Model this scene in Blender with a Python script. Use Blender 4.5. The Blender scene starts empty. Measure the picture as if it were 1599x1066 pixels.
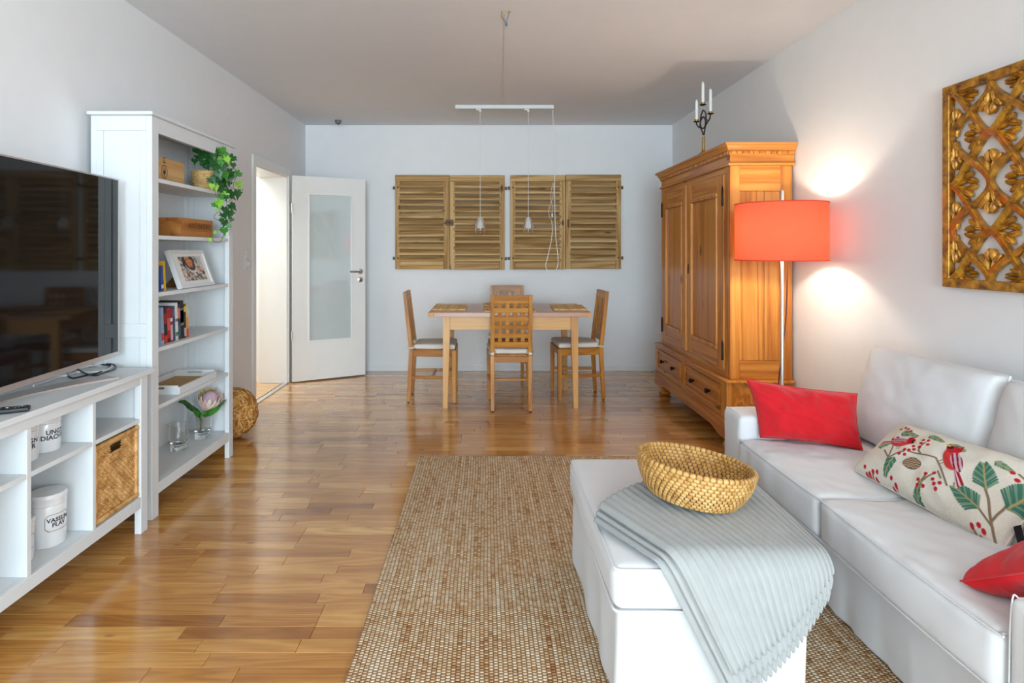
import bpy, math, random
import numpy as np
from mathutils import Vector, Matrix, noise as mnoise

PI = math.pi
random.seed(7)
C = bpy.context.scene.collection
SC = bpy.context.scene

# ------------------------------------------------------------------ camera, world, lights, exposure
CAM_Z, F_PX, VPX, VPY = 1.28, 940.0, 760.0, 390.0
cam_d = bpy.data.cameras.new('camera'); cam = bpy.data.objects.new('camera', cam_d); C.objects.link(cam)
cam.location = (0, 0, CAM_Z); cam.rotation_euler = (PI / 2, 0, 0)
cam_d.sensor_width = 36; cam_d.lens = F_PX / 1599 * 36
cam_d.shift_x = (799.5 - VPX) / 1599; cam_d.shift_y = (VPY - 533) / 1599
cam_d.clip_start = 0.02
SC.camera = cam
SC.view_settings.view_transform = 'Standard'; SC.view_settings.look = 'None'
SC.view_settings.exposure = 0.06; SC.view_settings.gamma = 1.0; SC.view_settings.use_curve_mapping = False

wd = bpy.data.worlds.new('daylight'); SC.world = wd; wd.use_nodes = True
bgn = wd.node_tree.nodes['Background']; bgn.inputs[0].default_value = (0.80, 0.90, 1.0, 1); bgn.inputs[1].default_value = 1.0


def area(name, loc, rot, sx, sy, power, col):
    l = bpy.data.lights.new(name, 'AREA'); l.shape = 'RECTANGLE'; l.size = sx; l.size_y = sy
    l.energy = power; l.color = col
    o = bpy.data.objects.new(name, l); C.objects.link(o); o.location = loc; o.rotation_euler = rot
    return o


# daylight entering by the wide window behind the photographer
area('window_daylight', (0.0, -5.93, 1.42), (PI / 2, 0, 0), 3.3, 2.1, 480, (0.66, 0.86, 1.0))
# fill light for the left wall, in a window added unseen in the sofa wall
area('added_side_fill', (1.93, -1.6, 1.5), (0, PI / 2, 0), 1.5, 2.6, 110, (0.82, 0.92, 1.0))
# bright daylight of the hall beyond the open door
area('hall_daylight', (-2.75, 5.2, 2.5), (0, 0, 0), 0.9, 1.6, 38, (0.96, 1.0, 0.97))
# the bulb of the floor lamp (its shade is built below)
LAMP = (1.66, 3.40)
pl = bpy.data.lights.new('lamp_bulb_light', 'POINT'); pl.energy = 15; pl.color = (1.0, 0.84, 0.66); pl.shadow_soft_size = 0.035
plo = bpy.data.objects.new('lamp_bulb_light', pl); C.objects.link(plo); plo.location = (LAMP[0], LAMP[1], 1.38)


# ------------------------------------------------------------------ helpers
def P(px, py, Y):
    return Vector(((px - VPX) * Y / F_PX, Y, CAM_Z - (py - VPY) * Y / F_PX))


def S(r, g, b):
    def f(c):
        c /= 255.0
        return c / 12.92 if c <= 0.04045 else ((c + 0.055) / 1.055) ** 2.4
    return (f(r), f(g), f(b))


def frames(pts, closed):
    n = len(pts); T = []
    for i in range(n):
        if closed: t = pts[(i + 1) % n] - pts[i - 1]
        else: t = pts[min(i + 1, n - 1)] - pts[max(i - 1, 0)]
        T.append(t.normalized() if t.length > 1e-9 else Vector((0, 0, 1)))
    up = Vector((0, 0, 1)) if abs(T[0].z) < 0.9 else Vector((1, 0, 0))
    a = T[0].cross(up).normalized(); out = []
    for t in T:
        a = (a - t * a.dot(t))
        a = a.normalized() if a.length > 1e-6 else t.orthogonal().normalized()
        out.append((t, a, t.cross(a)))
    return out


class MB:
    def __init__(s): s.V = []; s.F = []

    def add(s, V, F):
        b = len(s.V); s.V.extend([tuple(v) for v in V]); s.F.extend([tuple(i + b for i in f) for f in F]); return s

    def box(s, x0, x1, y0, y1, z0, z1):
        V = [(x0, y0, z0), (x1, y0, z0), (x1, y1, z0), (x0, y1, z0), (x0, y0, z1), (x1, y0, z1), (x1, y1, z1), (x0, y1, z1)]
        return s.add(V, [(3, 2, 1, 0), (4, 5, 6, 7), (0, 1, 5, 4), (1, 2, 6, 5), (2, 3, 7, 6), (3, 0, 4, 7)])

    def hexa(s, b, t):   # 4 bottom points (ccw from above), 4 top points
        return s.add(list(b) + list(t), [(3, 2, 1, 0), (4, 5, 6, 7), (0, 1, 5, 4), (1, 2, 6, 5), (2, 3, 7, 6), (3, 0, 4, 7)])

    def leg(s, c0, h0, c1, h1, z0, z1):  # tapered post between two rectangles (centre, half sizes)
        def r(c, h, z): return [(c[0] - h[0], c[1] - h[1], z), (c[0] + h[0], c[1] - h[1], z), (c[0] + h[0], c[1] + h[1], z), (c[0] - h[0], c[1] + h[1], z)]
        return s.hexa(r(c0, h0, z0), r(c1, h1, z1))

    def bar(s, p0, p1, w, d, up=(0, 0, 1)):
        p0 = Vector(p0); p1 = Vector(p1); t = (p1 - p0).normalized(); u = Vector(up)
        a = t.cross(u).normalized() * (w / 2); b = a.cross(t).normalized() * (d / 2)
        V = []
        for p in (p0, p1): V += [p - a - b, p + a - b, p + a + b, p - a + b]
        return s.add(V, [(0, 1, 2, 3), (7, 6, 5, 4), (4, 5, 1, 0), (5, 6, 2, 1), (6, 7, 3, 2), (7, 4, 0, 3)])

    def tube(s, pts, r, n=8, closed=False, sx=1.0):
        pts = [Vector(p) for p in pts]; fr = frames(pts, closed); V = []; F = []; m = len(pts)
        for i, (p, (t, a, b)) in enumerate(zip(pts, fr)):
            rr = r[i] if isinstance(r, (list, tuple)) else r
            for k in range(n):
                an = 2 * PI * k / n; V.append(p + a * (math.cos(an) * rr * sx) + b * (math.sin(an) * rr))
        for i in range(m if closed else m - 1):
            j = (i + 1) % m
            for k in range(n):
                l = (k + 1) % n; F.append((i * n + k, j * n + k, j * n + l, i * n + l))
        if not closed:
            F.append(tuple(range(n))); F.append(tuple((m - 1) * n + k for k in reversed(range(n))))
        return s.add(V, F)

    def lathe(s, prof, n=24, c=(0, 0, 0), M3=None, closed=False):
        V = []; F = []; m = len(prof)
        for (r, z) in prof:
            for k in range(n):
                a = 2 * PI * k / n; v = Vector((r * math.cos(a), r * math.sin(a), z))
                if M3 is not None: v = M3 @ v
                V.append(v + Vector(c))
        for i in range(m if closed else m - 1):
            j = (i + 1) % m
            for k in range(n):
                l = (k + 1) % n; F.append((i * n + k, i * n + l, j * n + l, j * n + k))
        if not closed:
            if prof[0][0] > 1e-6: F.append(tuple(reversed(range(n))))
            if prof[-1][0] > 1e-6: F.append(tuple((m - 1) * n + k for k in range(n)))
        return s.add(V, F)

    def grid(s, fn, nu, nv, wu=False, wv=False):
        V = []; F = []
        for i in range(nu):
            for j in range(nv): V.append(fn(i / (nu if wu else nu - 1), j / (nv if wv else nv - 1)))
        for i in range(nu if wu else nu - 1):
            for j in range(nv if wv else nv - 1):
                i2 = (i + 1) % nu; j2 = (j + 1) % nv
                F.append((i * nv + j, i2 * nv + j, i2 * nv + j2, i * nv + j2))
        return s.add(V, F)

    def sphere(s, c, r, nu=16, nv=10):
        c = Vector(c); rr = (r, r, r) if not isinstance(r, (tuple, list)) else r
        prof = []
        V = []; F = []
        for j in range(nv + 1):
            a = PI * j / nv
            for k in range(nu):
                b = 2 * PI * k / nu
                V.append(c + Vector((rr[0] * math.sin(a) * math.cos(b), rr[1] * math.sin(a) * math.sin(b), -rr[2] * math.cos(a))))
        for j in range(nv):
            for k in range(nu):
                l = (k + 1) % nu; F.append((j * nu + k, j * nu + l, (j + 1) * nu + l, (j + 1) * nu + k))
        return s.add(V, F)

    def prism(s, poly, fn):   # poly 2-D, fn(x, y, top?) -> 3-D
        n = len(poly); V = [fn(x, y, 0) for x, y in poly] + [fn(x, y, 1) for x, y in poly]
        F = [tuple(reversed(range(n))), tuple(range(n, 2 * n))] + [(k, (k + 1) % n, n + (k + 1) % n, n + k) for k in range(n)]
        return s.add(V, F)

    def rbox(s, x0, x1, y0, y1, z0, z1, r=0.03, n=14, bulge=(0, 0, 0), wr=0.0, ws=6.0, fn=None, seed=0):
        c = Vector(((x0 + x1) / 2, (y0 + y1) / 2, (z0 + z1) / 2)); h = Vector(((x1 - x0) / 2, (y1 - y0) / 2, (z1 - z0) / 2))
        ts = [math.sin(PI / 2 * (2 * i / n - 1)) * 0.35 + (2 * i / n - 1) * 0.65 for i in range(n + 1)]
        V = []; F = []; idx = {}

        def vert(a, b, cc):
            key = (a, b, cc)
            if key in idx: return idx[key]
            q = Vector((ts[a] * h.x, ts[b] * h.y, ts[cc] * h.z))
            inn = Vector((max(-(h.x - r), min(h.x - r, q.x)), max(-(h.y - r), min(h.y - r, q.y)), max(-(h.z - r), min(h.z - r, q.z))))
            d = q - inn
            p = inn + (d.normalized() * r if d.length > 1e-9 else d)
            nx, ny, nz = p.x / h.x, p.y / h.y, p.z / h.z
            p = Vector((p.x + bulge[0] * (1 - ny * ny) * (1 - nz * nz) * nx,
                        p.y + bulge[1] * (1 - nx * nx) * (1 - nz * nz) * ny,
                        p.z + bulge[2] * (1 - nx * nx) * (1 - ny * ny) * nz)) + c
            if wr:
                w = Vector((mnoise.noise(p * ws + Vector((seed, 0, 0))), mnoise.noise(p * ws + Vector((9.1, seed, 0))), mnoise.noise(p * ws + Vector((3.3, 4, seed)))))
                p = p + w * wr
            if fn: p = fn(p)
            idx[key] = len(V); V.append(p); return idx[key]
        for a in range(n):
            for b in range(n):
                F.append((vert(a, b, n), vert(a + 1, b, n), vert(a + 1, b + 1, n), vert(a, b + 1, n)))
                F.append((vert(a, b + 1, 0), vert(a + 1, b + 1, 0), vert(a + 1, b, 0), vert(a, b, 0)))
                F.append((vert(n, a, b), vert(n, a + 1, b), vert(n, a + 1, b + 1), vert(n, a, b + 1)))
                F.append((vert(0, a, b + 1), vert(0, a + 1, b + 1), vert(0, a + 1, b), vert(0, a, b)))
                F.append((vert(a, 0, b), vert(a + 1, 0, b), vert(a + 1, 0, b + 1), vert(a, 0, b + 1)))
                F.append((vert(a, n, b + 1), vert(a + 1, n, b + 1), vert(a + 1, n, b), vert(a, n, b)))
        return s.add(V, F)

    def xf(s, M4):
        s.V = [tuple(M4 @ Vector(v)) for v in s.V]; return s


def wloc(o):
    v = Vector((0, 0, 0))
    while o is not None: v = v + o.location; o = o.parent
    return v


def obj(name, mb, mat, parent=None, smooth=False, bevel=0.0, base=False, local=False, ang=40, origin=True):
    """one mesh object; vertices are given in world space (or in the parent's space when local)"""
    V = np.array(mb.V, dtype=float)
    if origin:
        o_ = (V.min(0) + V.max(0)) / 2
        if base: o_[2] = V[:, 2].min()
    else: o_ = np.zeros(3)
    me = bpy.data.meshes.new(name); me.from_pydata((V - o_).tolist(), [], mb.F); me.update()
    if smooth:
        me.polygons.foreach_set('use_smooth', [True] * len(me.polygons))
        if ang < 180: me.set_sharp_from_angle(angle=math.radians(ang))
    if mat is not None: me.materials.append(mat)
    o = bpy.data.objects.new(name, me); C.objects.link(o)
    loc = Vector(o_)
    if parent is not None:
        o.parent = parent
        if not local: loc = loc - wloc(parent)
    o.location = loc
    if bevel:
        b = o.modifiers.new('bevel', 'BEVEL'); b.width = bevel; b.segments = 2; b.limit_method = 'ANGLE'; b.angle_limit = math.radians(35)
    return o


def tag(o, label=None, cat=None, group=None, kind=None):
    if label: o['label'] = label
    if cat: o['category'] = cat
    if group: o['group'] = group
    if kind: o['kind'] = kind
    return o


def thing(name, label, cat, loc, group=None, rz=0.0):
    o = bpy.data.objects.new(name, None); C.objects.link(o); o.location = loc; o.rotation_euler = (0, 0, rz)
    o.empty_display_size = 0.1
    return tag(o, label, cat, group)


def copy_tree(o, parent=None):
    c = o.copy(); C.objects.link(c); c.parent = parent
    for ch in list(o.children): copy_tree(ch, c)
    return c


def struct(name, mb, mat, parent=None, label=None, **k):
    o = obj(name, mb, mat, parent, **k)
    if parent is None: o['kind'] = 'structure'
    if label: o['label'] = label
    if label and parent is None: o['category'] = name.split('_')[0]
    return o


def vcol(o, cols, name='Col'):
    a = o.data.color_attributes.new(name, 'FLOAT_COLOR', 'POINT')
    cols = np.asarray(cols, dtype=np.float32)
    if cols.shape[1] == 3: cols = np.hstack([cols, np.ones((len(cols), 1), np.float32)])
    a.data.foreach_set('color', cols.ravel())


def text_mesh(body, size, bold=0.0, sx=1.0, spacing=1.0, lines=0.9):
    cu = bpy.data.curves.new('lettering', 'FONT'); cu.body = body; cu.size = size; cu.align_x = 'CENTER'; cu.align_y = 'CENTER'
    cu.offset = bold; cu.resolution_u = 3; cu.space_character = spacing; cu.space_line = lines
    o = bpy.data.objects.new('lettering', cu); C.objects.link(o)
    dg = bpy.context.evaluated_depsgraph_get(); me = bpy.data.meshes.new_from_object(o.evaluated_get(dg))
    V = [(v.co.x * sx, v.co.y) for v in me.vertices]; F = [tuple(p.vertices) for p in me.polygons]
    bpy.data.objects.remove(o); bpy.data.curves.remove(cu); bpy.data.meshes.remove(me)
    return V, F


def text_on(mb, body, size, fn, **k):
    V, F = text_mesh(body, size, **k); mb.add([fn(x, y) for x, y in V], F); return mb


# ------------------------------------------------------------------ materials
class NT:
    def __init__(s, name):
        s.m = bpy.data.materials.new(name); s.m.use_nodes = True; s.t = s.m.node_tree; s.n = s.t.nodes
        s.b = s.n['Principled BSDF']; s.out = s.n['Material Output']

    def new(s, typ, **k):
        x = s.n.new(typ)
        for a, v in k.items(): setattr(x, a, v)
        return x

    def link(s, a, b): s.t.links.new(a, b)

    def val(s, sock, v):
        if hasattr(v, 'node'): s.link(v, sock)
        else: sock.default_value = v

    def math(s, op, a, b=0.5, c=None):
        x = s.new('ShaderNodeMath', operation=op); s.val(x.inputs[0], a); s.val(x.inputs[1], b)
        if c is not None: s.val(x.inputs[2], c)
        return x.outputs[0]

    def vmath(s, op, a, b):
        x = s.new('ShaderNodeVectorMath', operation=op); s.val(x.inputs[0], a); s.val(x.inputs[1], b); return x.outputs[0]

    def mix(s, f, a, b, blend='MIX'):
        x = s.new('ShaderNodeMix', data_type='RGBA', blend_type=blend)
        s.val(x.inputs[0], f); s.val(x.inputs[6], a if hasattr(a, 'node') else (*a, 1)[:4]); s.val(x.inputs[7], b if hasattr(b, 'node') else (*b, 1)[:4])
        return x.outputs[2]

    def noise(s, vec, scale, detail=4, rough=0.55, dist=0.0):
        x = s.new('ShaderNodeTexNoise'); x.inputs['Scale'].default_value = scale; x.inputs['Detail'].default_value = detail
        x.inputs['Roughness'].default_value = rough; x.inputs['Distortion'].default_value = dist
        if vec is not None: s.link(vec, x.inputs['Vector'])
        return x.outputs[0]

    def ramp(s, f, stops):
        x = s.new('ShaderNodeValToRGB'); e = x.color_ramp.elements
        while len(e) > 2: e.remove(e[-1])
        for i, (p, c) in enumerate(stops):
            el = e[i] if i < 2 else e.new(p)
            el.position = p; el.color = (*c, 1) if len(c) == 3 else c
        s.val(x.inputs[0], f); return x.outputs[0]

    def bump(s, h, strength=0.3, dist=0.01):
        x = s.new('ShaderNodeBump'); x.inputs['Strength'].default_value = strength; x.inputs['Distance'].default_value = dist
        s.link(h, x.inputs['Height']); s.link(x.outputs[0], s.b.inputs['Normal']); return x

    def coord(s, k='Object'): return s.new('ShaderNodeTexCoord').outputs[k]

    def set(s, **k):
        for a, v in k.items():
            key = {'col': 'Base Color', 'rough': 'Roughness', 'metal': 'Metallic', 'spec': 'Specular IOR Level', 'coat': 'Coat Weight', 'coatr': 'Coat Roughness',
                   'trans': 'Transmission Weight', 'ior': 'IOR', 'sheen': 'Sheen Weight', 'alpha': 'Alpha'}[a]
            sock = s.b.inputs[key]
            if hasattr(v, 'node'): s.link(v, sock)
            elif isinstance(v, tuple): sock.default_value = (*v, 1)[:4]
            else: sock.default_value = v
        return s


def plain(name, col, rough=0.5, metal=0.0, var=0.06, vs=8.0, bump=0.0, bs=60.0, **k):
    t = NT(name); c = t.coord()
    n = t.noise(c, vs, 3)
    lo = tuple(max(0, x * (1 - var)) for x in col); hi = tuple(min(1, x * (1 + var)) for x in col)
    t.set(col=t.ramp(n, [(0.3, lo), (0.7, hi)]), rough=rough, metal=metal, **k)
    if bump:
        t.bump(t.noise(c, bs, 3), bump, 0.004)
    return t.m


def wood(name, dark, mid, light, axis='z', rough=0.4, freq=26.0, scale=1.0, along=0.10, knots=0.0, coat=0.0, line=0.5, tone=0.25, bump=0.12, spec=0.4):
    t = NT(name); co = t.coord(); inf = t.new('ShaderNodeObjectInfo').outputs['Random']
    off = t.new('ShaderNodeCombineXYZ')
    t.link(t.math('MULTIPLY', inf, 17.3), off.inputs[0]); t.link(t.math('MULTIPLY', inf, 41.7), off.inputs[1]); t.link(t.math('MULTIPLY', inf, 29.1), off.inputs[2])
    v = t.vmath('ADD', co, off.outputs[0])
    sc = [4.2 * scale] * 3; sc['xyz'.index(axis)] = 4.2 * scale * along
    st = t.vmath('MULTIPLY', v, tuple(sc))
    n1 = t.noise(st, 1.0, 2, 0.5, 0.4)
    sc2 = [90.0 * scale] * 3; sc2['xyz'.index(axis)] = 3.0 * scale
    n2 = t.noise(t.vmath('MULTIPLY', v, tuple(sc2)), 1.0, 4, 0.6)
    ring = t.math('SINE', t.math('MULTIPLY', n1, freq * 2))
    ring = t.math('POWER', t.math('MULTIPLY_ADD', ring, 0.5, 0.5), 1.6)
    g = t.math('ADD', t.math('MULTIPLY', ring, line), t.math('MULTIPLY', n2, 1 - line))
    col = t.ramp(g, [(0.12, light), (0.5, mid), (0.95, dark)])
    big = t.noise(t.vmath('MULTIPLY', v, (2.0, 2.0, 2.0)), 1.0, 2)
    tn = t.math('ADD', t.math('MULTIPLY', inf, tone), t.math('MULTIPLY', big, 0.3))
    col = t.mix(t.math('MULTIPLY', tn, 1.0), col, t.mix(0.6, col, dark), 'MIX')
    if knots:
        scv = [5.0] * 3; scv['xyz'.index(axis)] = 2.2
        vo = t.new('ShaderNodeTexVoronoi'); vo.inputs['Scale'].default_value = 1.0
        t.link(t.vmath('MULTIPLY', v, tuple(scv)), vo.inputs['Vector'])
        k = t.ramp(vo.outputs['Distance'], [(0.05, (1, 1, 1)), (0.12, (0, 0, 0))])
        col = t.mix(t.math('MULTIPLY', k, knots), col, tuple(x * 0.35 for x in dark))
    t.set(col=col, rough=rough, coat=coat, spec=spec, coatr=0.15)
    if bump: t.bump(g, bump, 0.002)
    return t.m


def vcol_mat(name, rough=0.8, attr='Col', bump=0.0, spec=0.3, bs=400.0):
    t = NT(name); a = t.new('ShaderNodeAttribute'); a.attribute_name = attr
    t.set(col=a.outputs['Color'], rough=rough, spec=spec)
    if bump: t.bump(t.noise(t.coord(), bs, 2), bump, 0.002)
    return t.m


M = {}
M['wall'] = plain('wall_paint', (0.84, 0.84, 0.84), 0.9, var=0.01, bump=0.04, bs=120, spec=0.2)
M['ceil'] = plain('ceiling_paint', (0.80, 0.81, 0.83), 0.95, var=0.01, spec=0.1)
M['white'] = plain('white_lacquer', (0.73, 0.755, 0.76), 0.45, var=0.015, spec=0.4)
M['doorwhite'] = plain('door_lacquer', (0.83, 0.82, 0.79), 0.38, var=0.01)
M['trim'] = plain('trim_paint', (0.80, 0.81, 0.81), 0.5, var=0.01)
M['steel'] = plain('brushed_steel', (0.62, 0.60, 0.57), 0.3, 1.0, var=0.04)
M['alu'] = plain('satin_aluminium', (0.70, 0.69, 0.68), 0.38, 1.0, var=0.03)
M['tvalu'] = plain('champagne_aluminium', (0.62, 0.57, 0.55), 0.42, 0.75, var=0.03)
M['black'] = plain('black_plastic', (0.012, 0.013, 0.016), 0.45, var=0.1)
M['dark'] = plain('dark_void', (0.02, 0.014, 0.01), 0.8)
M['iron'] = plain('rusty_iron', S(110, 88, 72), 0.6, 0.6, var=0.3, vs=40, bump=0.3)
M['brass'] = plain('aged_brass', S(168, 128, 60), 0.35, 1.0, var=0.2, vs=30)
M['bronze'] = plain('dark_bronze', S(52, 38, 30), 0.5, 0.8, var=0.3, vs=40)
M['wax'] = plain('white_wax', (0.82, 0.81, 0.78), 0.5, var=0.01, spec=0.4)
M['cable'] = plain('white_cable', (0.78, 0.76, 0.72), 0.5)
M['ceramic'] = plain('white_ceramic', (0.80, 0.81, 0.81), 0.12, var=0.01, coat=0.6)
M['ink'] = plain('dark_blue_ink', (0.02, 0.03, 0.055), 0.5)
M['brand'] = plain('burnt_lettering', S(104, 52, 26), 0.7)
M['crest'] = plain('burnt_crest', S(74, 52, 36), 0.7)
M['pages'] = plain('book_pages', S(222, 206, 176), 0.9, var=0.08, vs=200)
M['cotton'] = plain('white_cotton', (0.72, 0.725, 0.735), 0.95, var=0.02, vs=5, bump=0.25, bs=900, spec=0.1, sheen=0.15)
t = NT('white_cotton'); co = t.coord(); n1 = t.noise(co, 6, 3, 0.5, 0.2); n2 = t.noise(co, 900, 2)
t.set(col=t.ramp(n1, [(0.3, (0.70, 0.705, 0.715)), (0.7, (0.74, 0.745, 0.755))]), rough=0.95, spec=0.1, sheen=0.15)
t.bump(t.math('ADD', n1, t.math('MULTIPLY', n2, 0.04)), 0.3, 0.012); M['cotton'] = t.m
M['seam'] = plain('white_piping', (0.71, 0.715, 0.725), 0.9, var=0.02, spec=0.1)
M['red'] = plain('red_linen', S(208, 34, 42), 0.9, var=0.08, vs=14, bump=0.3, bs=900, spec=0.1, sheen=0.2)
M['seat'] = plain('cream_canvas', S(222, 214, 202), 0.95, var=0.03, bump=0.2, bs=700, spec=0.1)
M['throw'] = plain('grey_fleece', S(163, 165, 163), 1.0, var=0.04, vs=20, bump=0.35, bs=500, spec=0.05, sheen=0.3)
M['cork'] = plain('tray_base', S(190, 150, 100), 0.8, var=0.1, vs=40)
M['cardboard'] = plain('brown_cardboard', S(150, 112, 62), 0.85, var=0.08)
M['soil'] = plain('potting_soil', S(40, 28, 20), 1.0, var=0.3, vs=60)
M['vine'] = plain('vine_stem', S(120, 110, 60), 0.7)
M['leaf_dark'] = plain('dark_ivy_leaf', S(32, 84, 34), 0.38, var=0.35, vs=60, spec=0.4)
M['leaf_mid'] = plain('mid_ivy_leaf', S(64, 128, 44), 0.4, var=0.3, vs=60, spec=0.4)
M['leaf_bright'] = plain('bright_ivy_leaf', S(134, 190, 62), 0.45, var=0.2, vs=60, spec=0.4)
M['stem'] = plain('flower_stem', S(106, 104, 54), 0.6)
M['petal_pink'] = plain('pink_petal', S(240, 196, 188), 0.7, var=0.12, vs=20)
M['petal_cream'] = plain('cream_petal', S(246, 226, 210), 0.7, var=0.08, vs=20)
M['petal_yellow'] = plain('yellow_petal', S(216, 176, 70), 0.7, var=0.15, vs=20)
M['protea'] = plain('mauve_flower_dome', S(196, 168, 178), 0.9, var=0.12, vs=70, bump=0.6, bs=150)
M['cord'] = plain('purple_textile_cord', S(86, 40, 52), 0.8)
M['wireblue'] = plain('blue_wire', S(70, 110, 130), 0.5)
M['wirebrown'] = plain('brown_wire', S(140, 90, 50), 0.5)
M['wireyellow'] = plain('yellow_wire', S(190, 180, 50), 0.5)
M['skirt'] = M['cotton']
M['floor'] = None


def glass_mat(name, col=(1, 1, 1), rough=0.0, ior=1.45):
    t = NT(name); t.set(col=col, rough=rough, trans=1.0, ior=ior); return t.m


M['glass'] = glass_mat('clear_glass', (0.97, 0.985, 0.98))
t = NT('thin_lamp_glass'); t.set(col=(0.98, 0.95, 0.93), rough=0.02, trans=1.0, ior=1.15); M['lampglass'] = t.m
t = NT('frosted_door_glass'); t.set(col=t.ramp(t.noise(t.coord(), 3, 2), [(0.2, (0.60, 0.69, 0.69)), (0.8, (0.64, 0.72, 0.72))]), rough=0.55, trans=0.15, ior=1.45, coat=1.0, coatr=0.01); t.b.inputs['Coat IOR'].default_value = 2.1; M['frost'] = t.m
t = NT('tv_screen'); t.set(col=t.ramp(t.noise(t.coord(), 2, 1), [(0, (0.0035, 0.004, 0.005)), (1, (0.005, 0.0055, 0.007))]), rough=0.05, spec=0.4); M['screen'] = t.m

# wood families
for ax in 'xyz':
    M['pine_' + ax] = wood('honey_pine_' + ax, S(136, 68, 16), S(204, 128, 46), S(226, 162, 78), ax, 0.36, 26, 1.6, 0.028, knots=0.9, coat=0.25, line=0.36, tone=0.25)
    M['shut_' + ax] = wood('weathered_wood_' + ax, S(122, 84, 42), S(206, 164, 106), S(234, 204, 154), ax, 0.7, 30, 1.6, 0.04, knots=0.8, line=0.36, tone=0.55, bump=0.4, spec=0.2)
    M['teak_' + ax] = wood('teak_' + ax, S(136, 78, 14), S(188, 120, 32), S(212, 150, 54), ax, 0.4, 18, 1.2, 0.08, coat=0.15, line=0.35, tone=0.25)
    M['table_' + ax] = wood('table_beech_' + ax, S(174, 114, 52), S(214, 158, 86), S(230, 182, 112), ax, 0.4, 16, 1.0, 0.08, coat=0.15, line=0.35, tone=0.2)
M['tabletop'] = wood('tabletop_wood', S(146, 96, 66), S(186, 136, 104), S(200, 154, 122), 'x', 0.32, 16, 1.0, 0.08, coat=0.3, line=0.35, tone=0.2)
M['winebox'] = wood('wine_case_pine', S(176, 128, 76), S(214, 172, 116), S(228, 190, 138), 'y', 0.6, 14, 1.2, 0.08, line=0.35)
M['winebox2'] = wood('dark_wine_case_pine', S(120, 66, 26), S(178, 112, 50), S(196, 134, 70), 'y', 0.5, 22, 1.4, 0.1, line=0.5)

# parquet: tone attribute on each strip
t = NT('oak_parquet')
att = t.new('ShaderNodeAttribute'); att.attribute_name = 'tone'; tone = att.outputs['Fac']
geo = t.new('ShaderNodeNewGeometry')
off = t.new('ShaderNodeCombineXYZ'); t.link(t.math('MULTIPLY', tone, 57.0), off.inputs[0]); t.link(t.math('MULTIPLY', tone, 91.0), off.inputs[1]); t.link(t.math('MULTIPLY', tone, 133.0), off.inputs[2])
v = t.vmath('ADD', geo.outputs['Position'], off.outputs[0])
n1 = t.noise(t.vmath('MULTIPLY', v, (0.9, 9.0, 9.0)), 1.0, 2, 0.5, 0.5)
ring = t.math('MULTIPLY_ADD', t.math('SINE', t.math('MULTIPLY', n1, 60.0)), 0.5, 0.5)
n2 = t.noise(t.vmath('MULTIPLY', v, (5.0, 130.0, 130.0)), 1.0, 4, 0.6)
g = t.math('ADD', t.math('MULTIPLY', ring, 0.35), t.math('MULTIPLY', n2, 0.65))
base = t.ramp(tone, [(0.0, S(152, 94, 36)), (0.25, S(188, 128, 58)), (0.6, S(208, 150, 76)), (1.0, S(228, 178, 104))])
dk = t.mix(1.0, base, (0.70, 0.58, 0.46), 'MULTIPLY')
col = t.mix(t.ramp(g, [(0.3, (0, 0, 0)), (0.85, (1, 1, 1))]), base, dk)
vo = t.new('ShaderNodeTexVoronoi'); vo.inputs['Scale'].default_value = 1.0
t.link(t.vmath('MULTIPLY', v, (2.6, 6.0, 6.0)), vo.inputs['Vector'])
col = t.mix(t.math('MULTIPLY', t.ramp(vo.outputs['Distance'], [(0.02, (1, 1, 1)), (0.07, (0, 0, 0))]), 0.55), col, S(70, 38, 16))
t.set(col=col, rough=t.math('MULTIPLY_ADD', n2, 0.10, 0.20), spec=0.5, coat=0.9, coatr=0.13)
t.bump(n2, 0.05, 0.001)
M['floor'] = t.m

# jute rug
t = NT('jute_weave'); co = t.coord(); sep = t.new('ShaderNodeSeparateXYZ'); t.link(co, sep.inputs[0]); X, Yc = sep.outputs[0], sep.outputs[1]
wob = t.noise(t.vmath('MULTIPLY', co, (2.0, 1.2, 1.0)), 1.0, 2)
xr = t.math('ADD', X, t.math('MULTIPLY', wob, 0.02))
rowi = t.math('FLOOR', t.math('DIVIDE', xr, 0.0145)); rowf = t.math('FRACT', t.math('DIVIDE', xr, 0.0145))
yy = t.math('ADD', t.math('DIVIDE', Yc, 0.0125), t.math('MULTIPLY', t.math('FRACT', t.math('MULTIPLY', rowi, 0.5)), 1.0))
yf = t.math('FRACT', yy); yi = t.math('FLOOR', yy)
hx = t.math('SINE', t.math('MULTIPLY', rowf, PI)); hy = t.math('SINE', t.math('MULTIPLY', yf, PI))
h = t.math('MULTIPLY', t.math('POWER', hx, 0.7), t.math('POWER', hy, 0.7))
cmb = t.new('ShaderNodeCombineXYZ'); t.link(t.math('MULTIPLY', rowi, 0.37), cmb.inputs[0]); t.link(t.math('MULTIPLY', Yc, 0.9), cmb.inputs[1])
rn = t.noise(cmb.outputs[0], 1.7, 3, 0.7)
cm2 = t.new('ShaderNodeCombineXYZ'); t.link(rowi, cm2.inputs[0]); t.link(yi, cm2.inputs[1])
wn = t.new('ShaderNodeTexWhiteNoise', noise_dimensions='2D'); t.link(cm2.outputs[0], wn.inputs['Vector'])
cf = t.math('ADD', t.math('MULTIPLY', rn, 0.72), t.math('MULTIPLY', wn.outputs['Value'], 0.28))
col = t.ramp(cf, [(0.24, S(164, 108, 62)), (0.40, S(208, 170, 128)), (0.58, S(226, 200, 166)), (0.8, S(244, 230, 208))])
col = t.mix(t.ramp(h, [(0.0, (1, 1, 1)), (0.50, (0, 0, 0))]), col, S(112, 78, 48))
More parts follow.
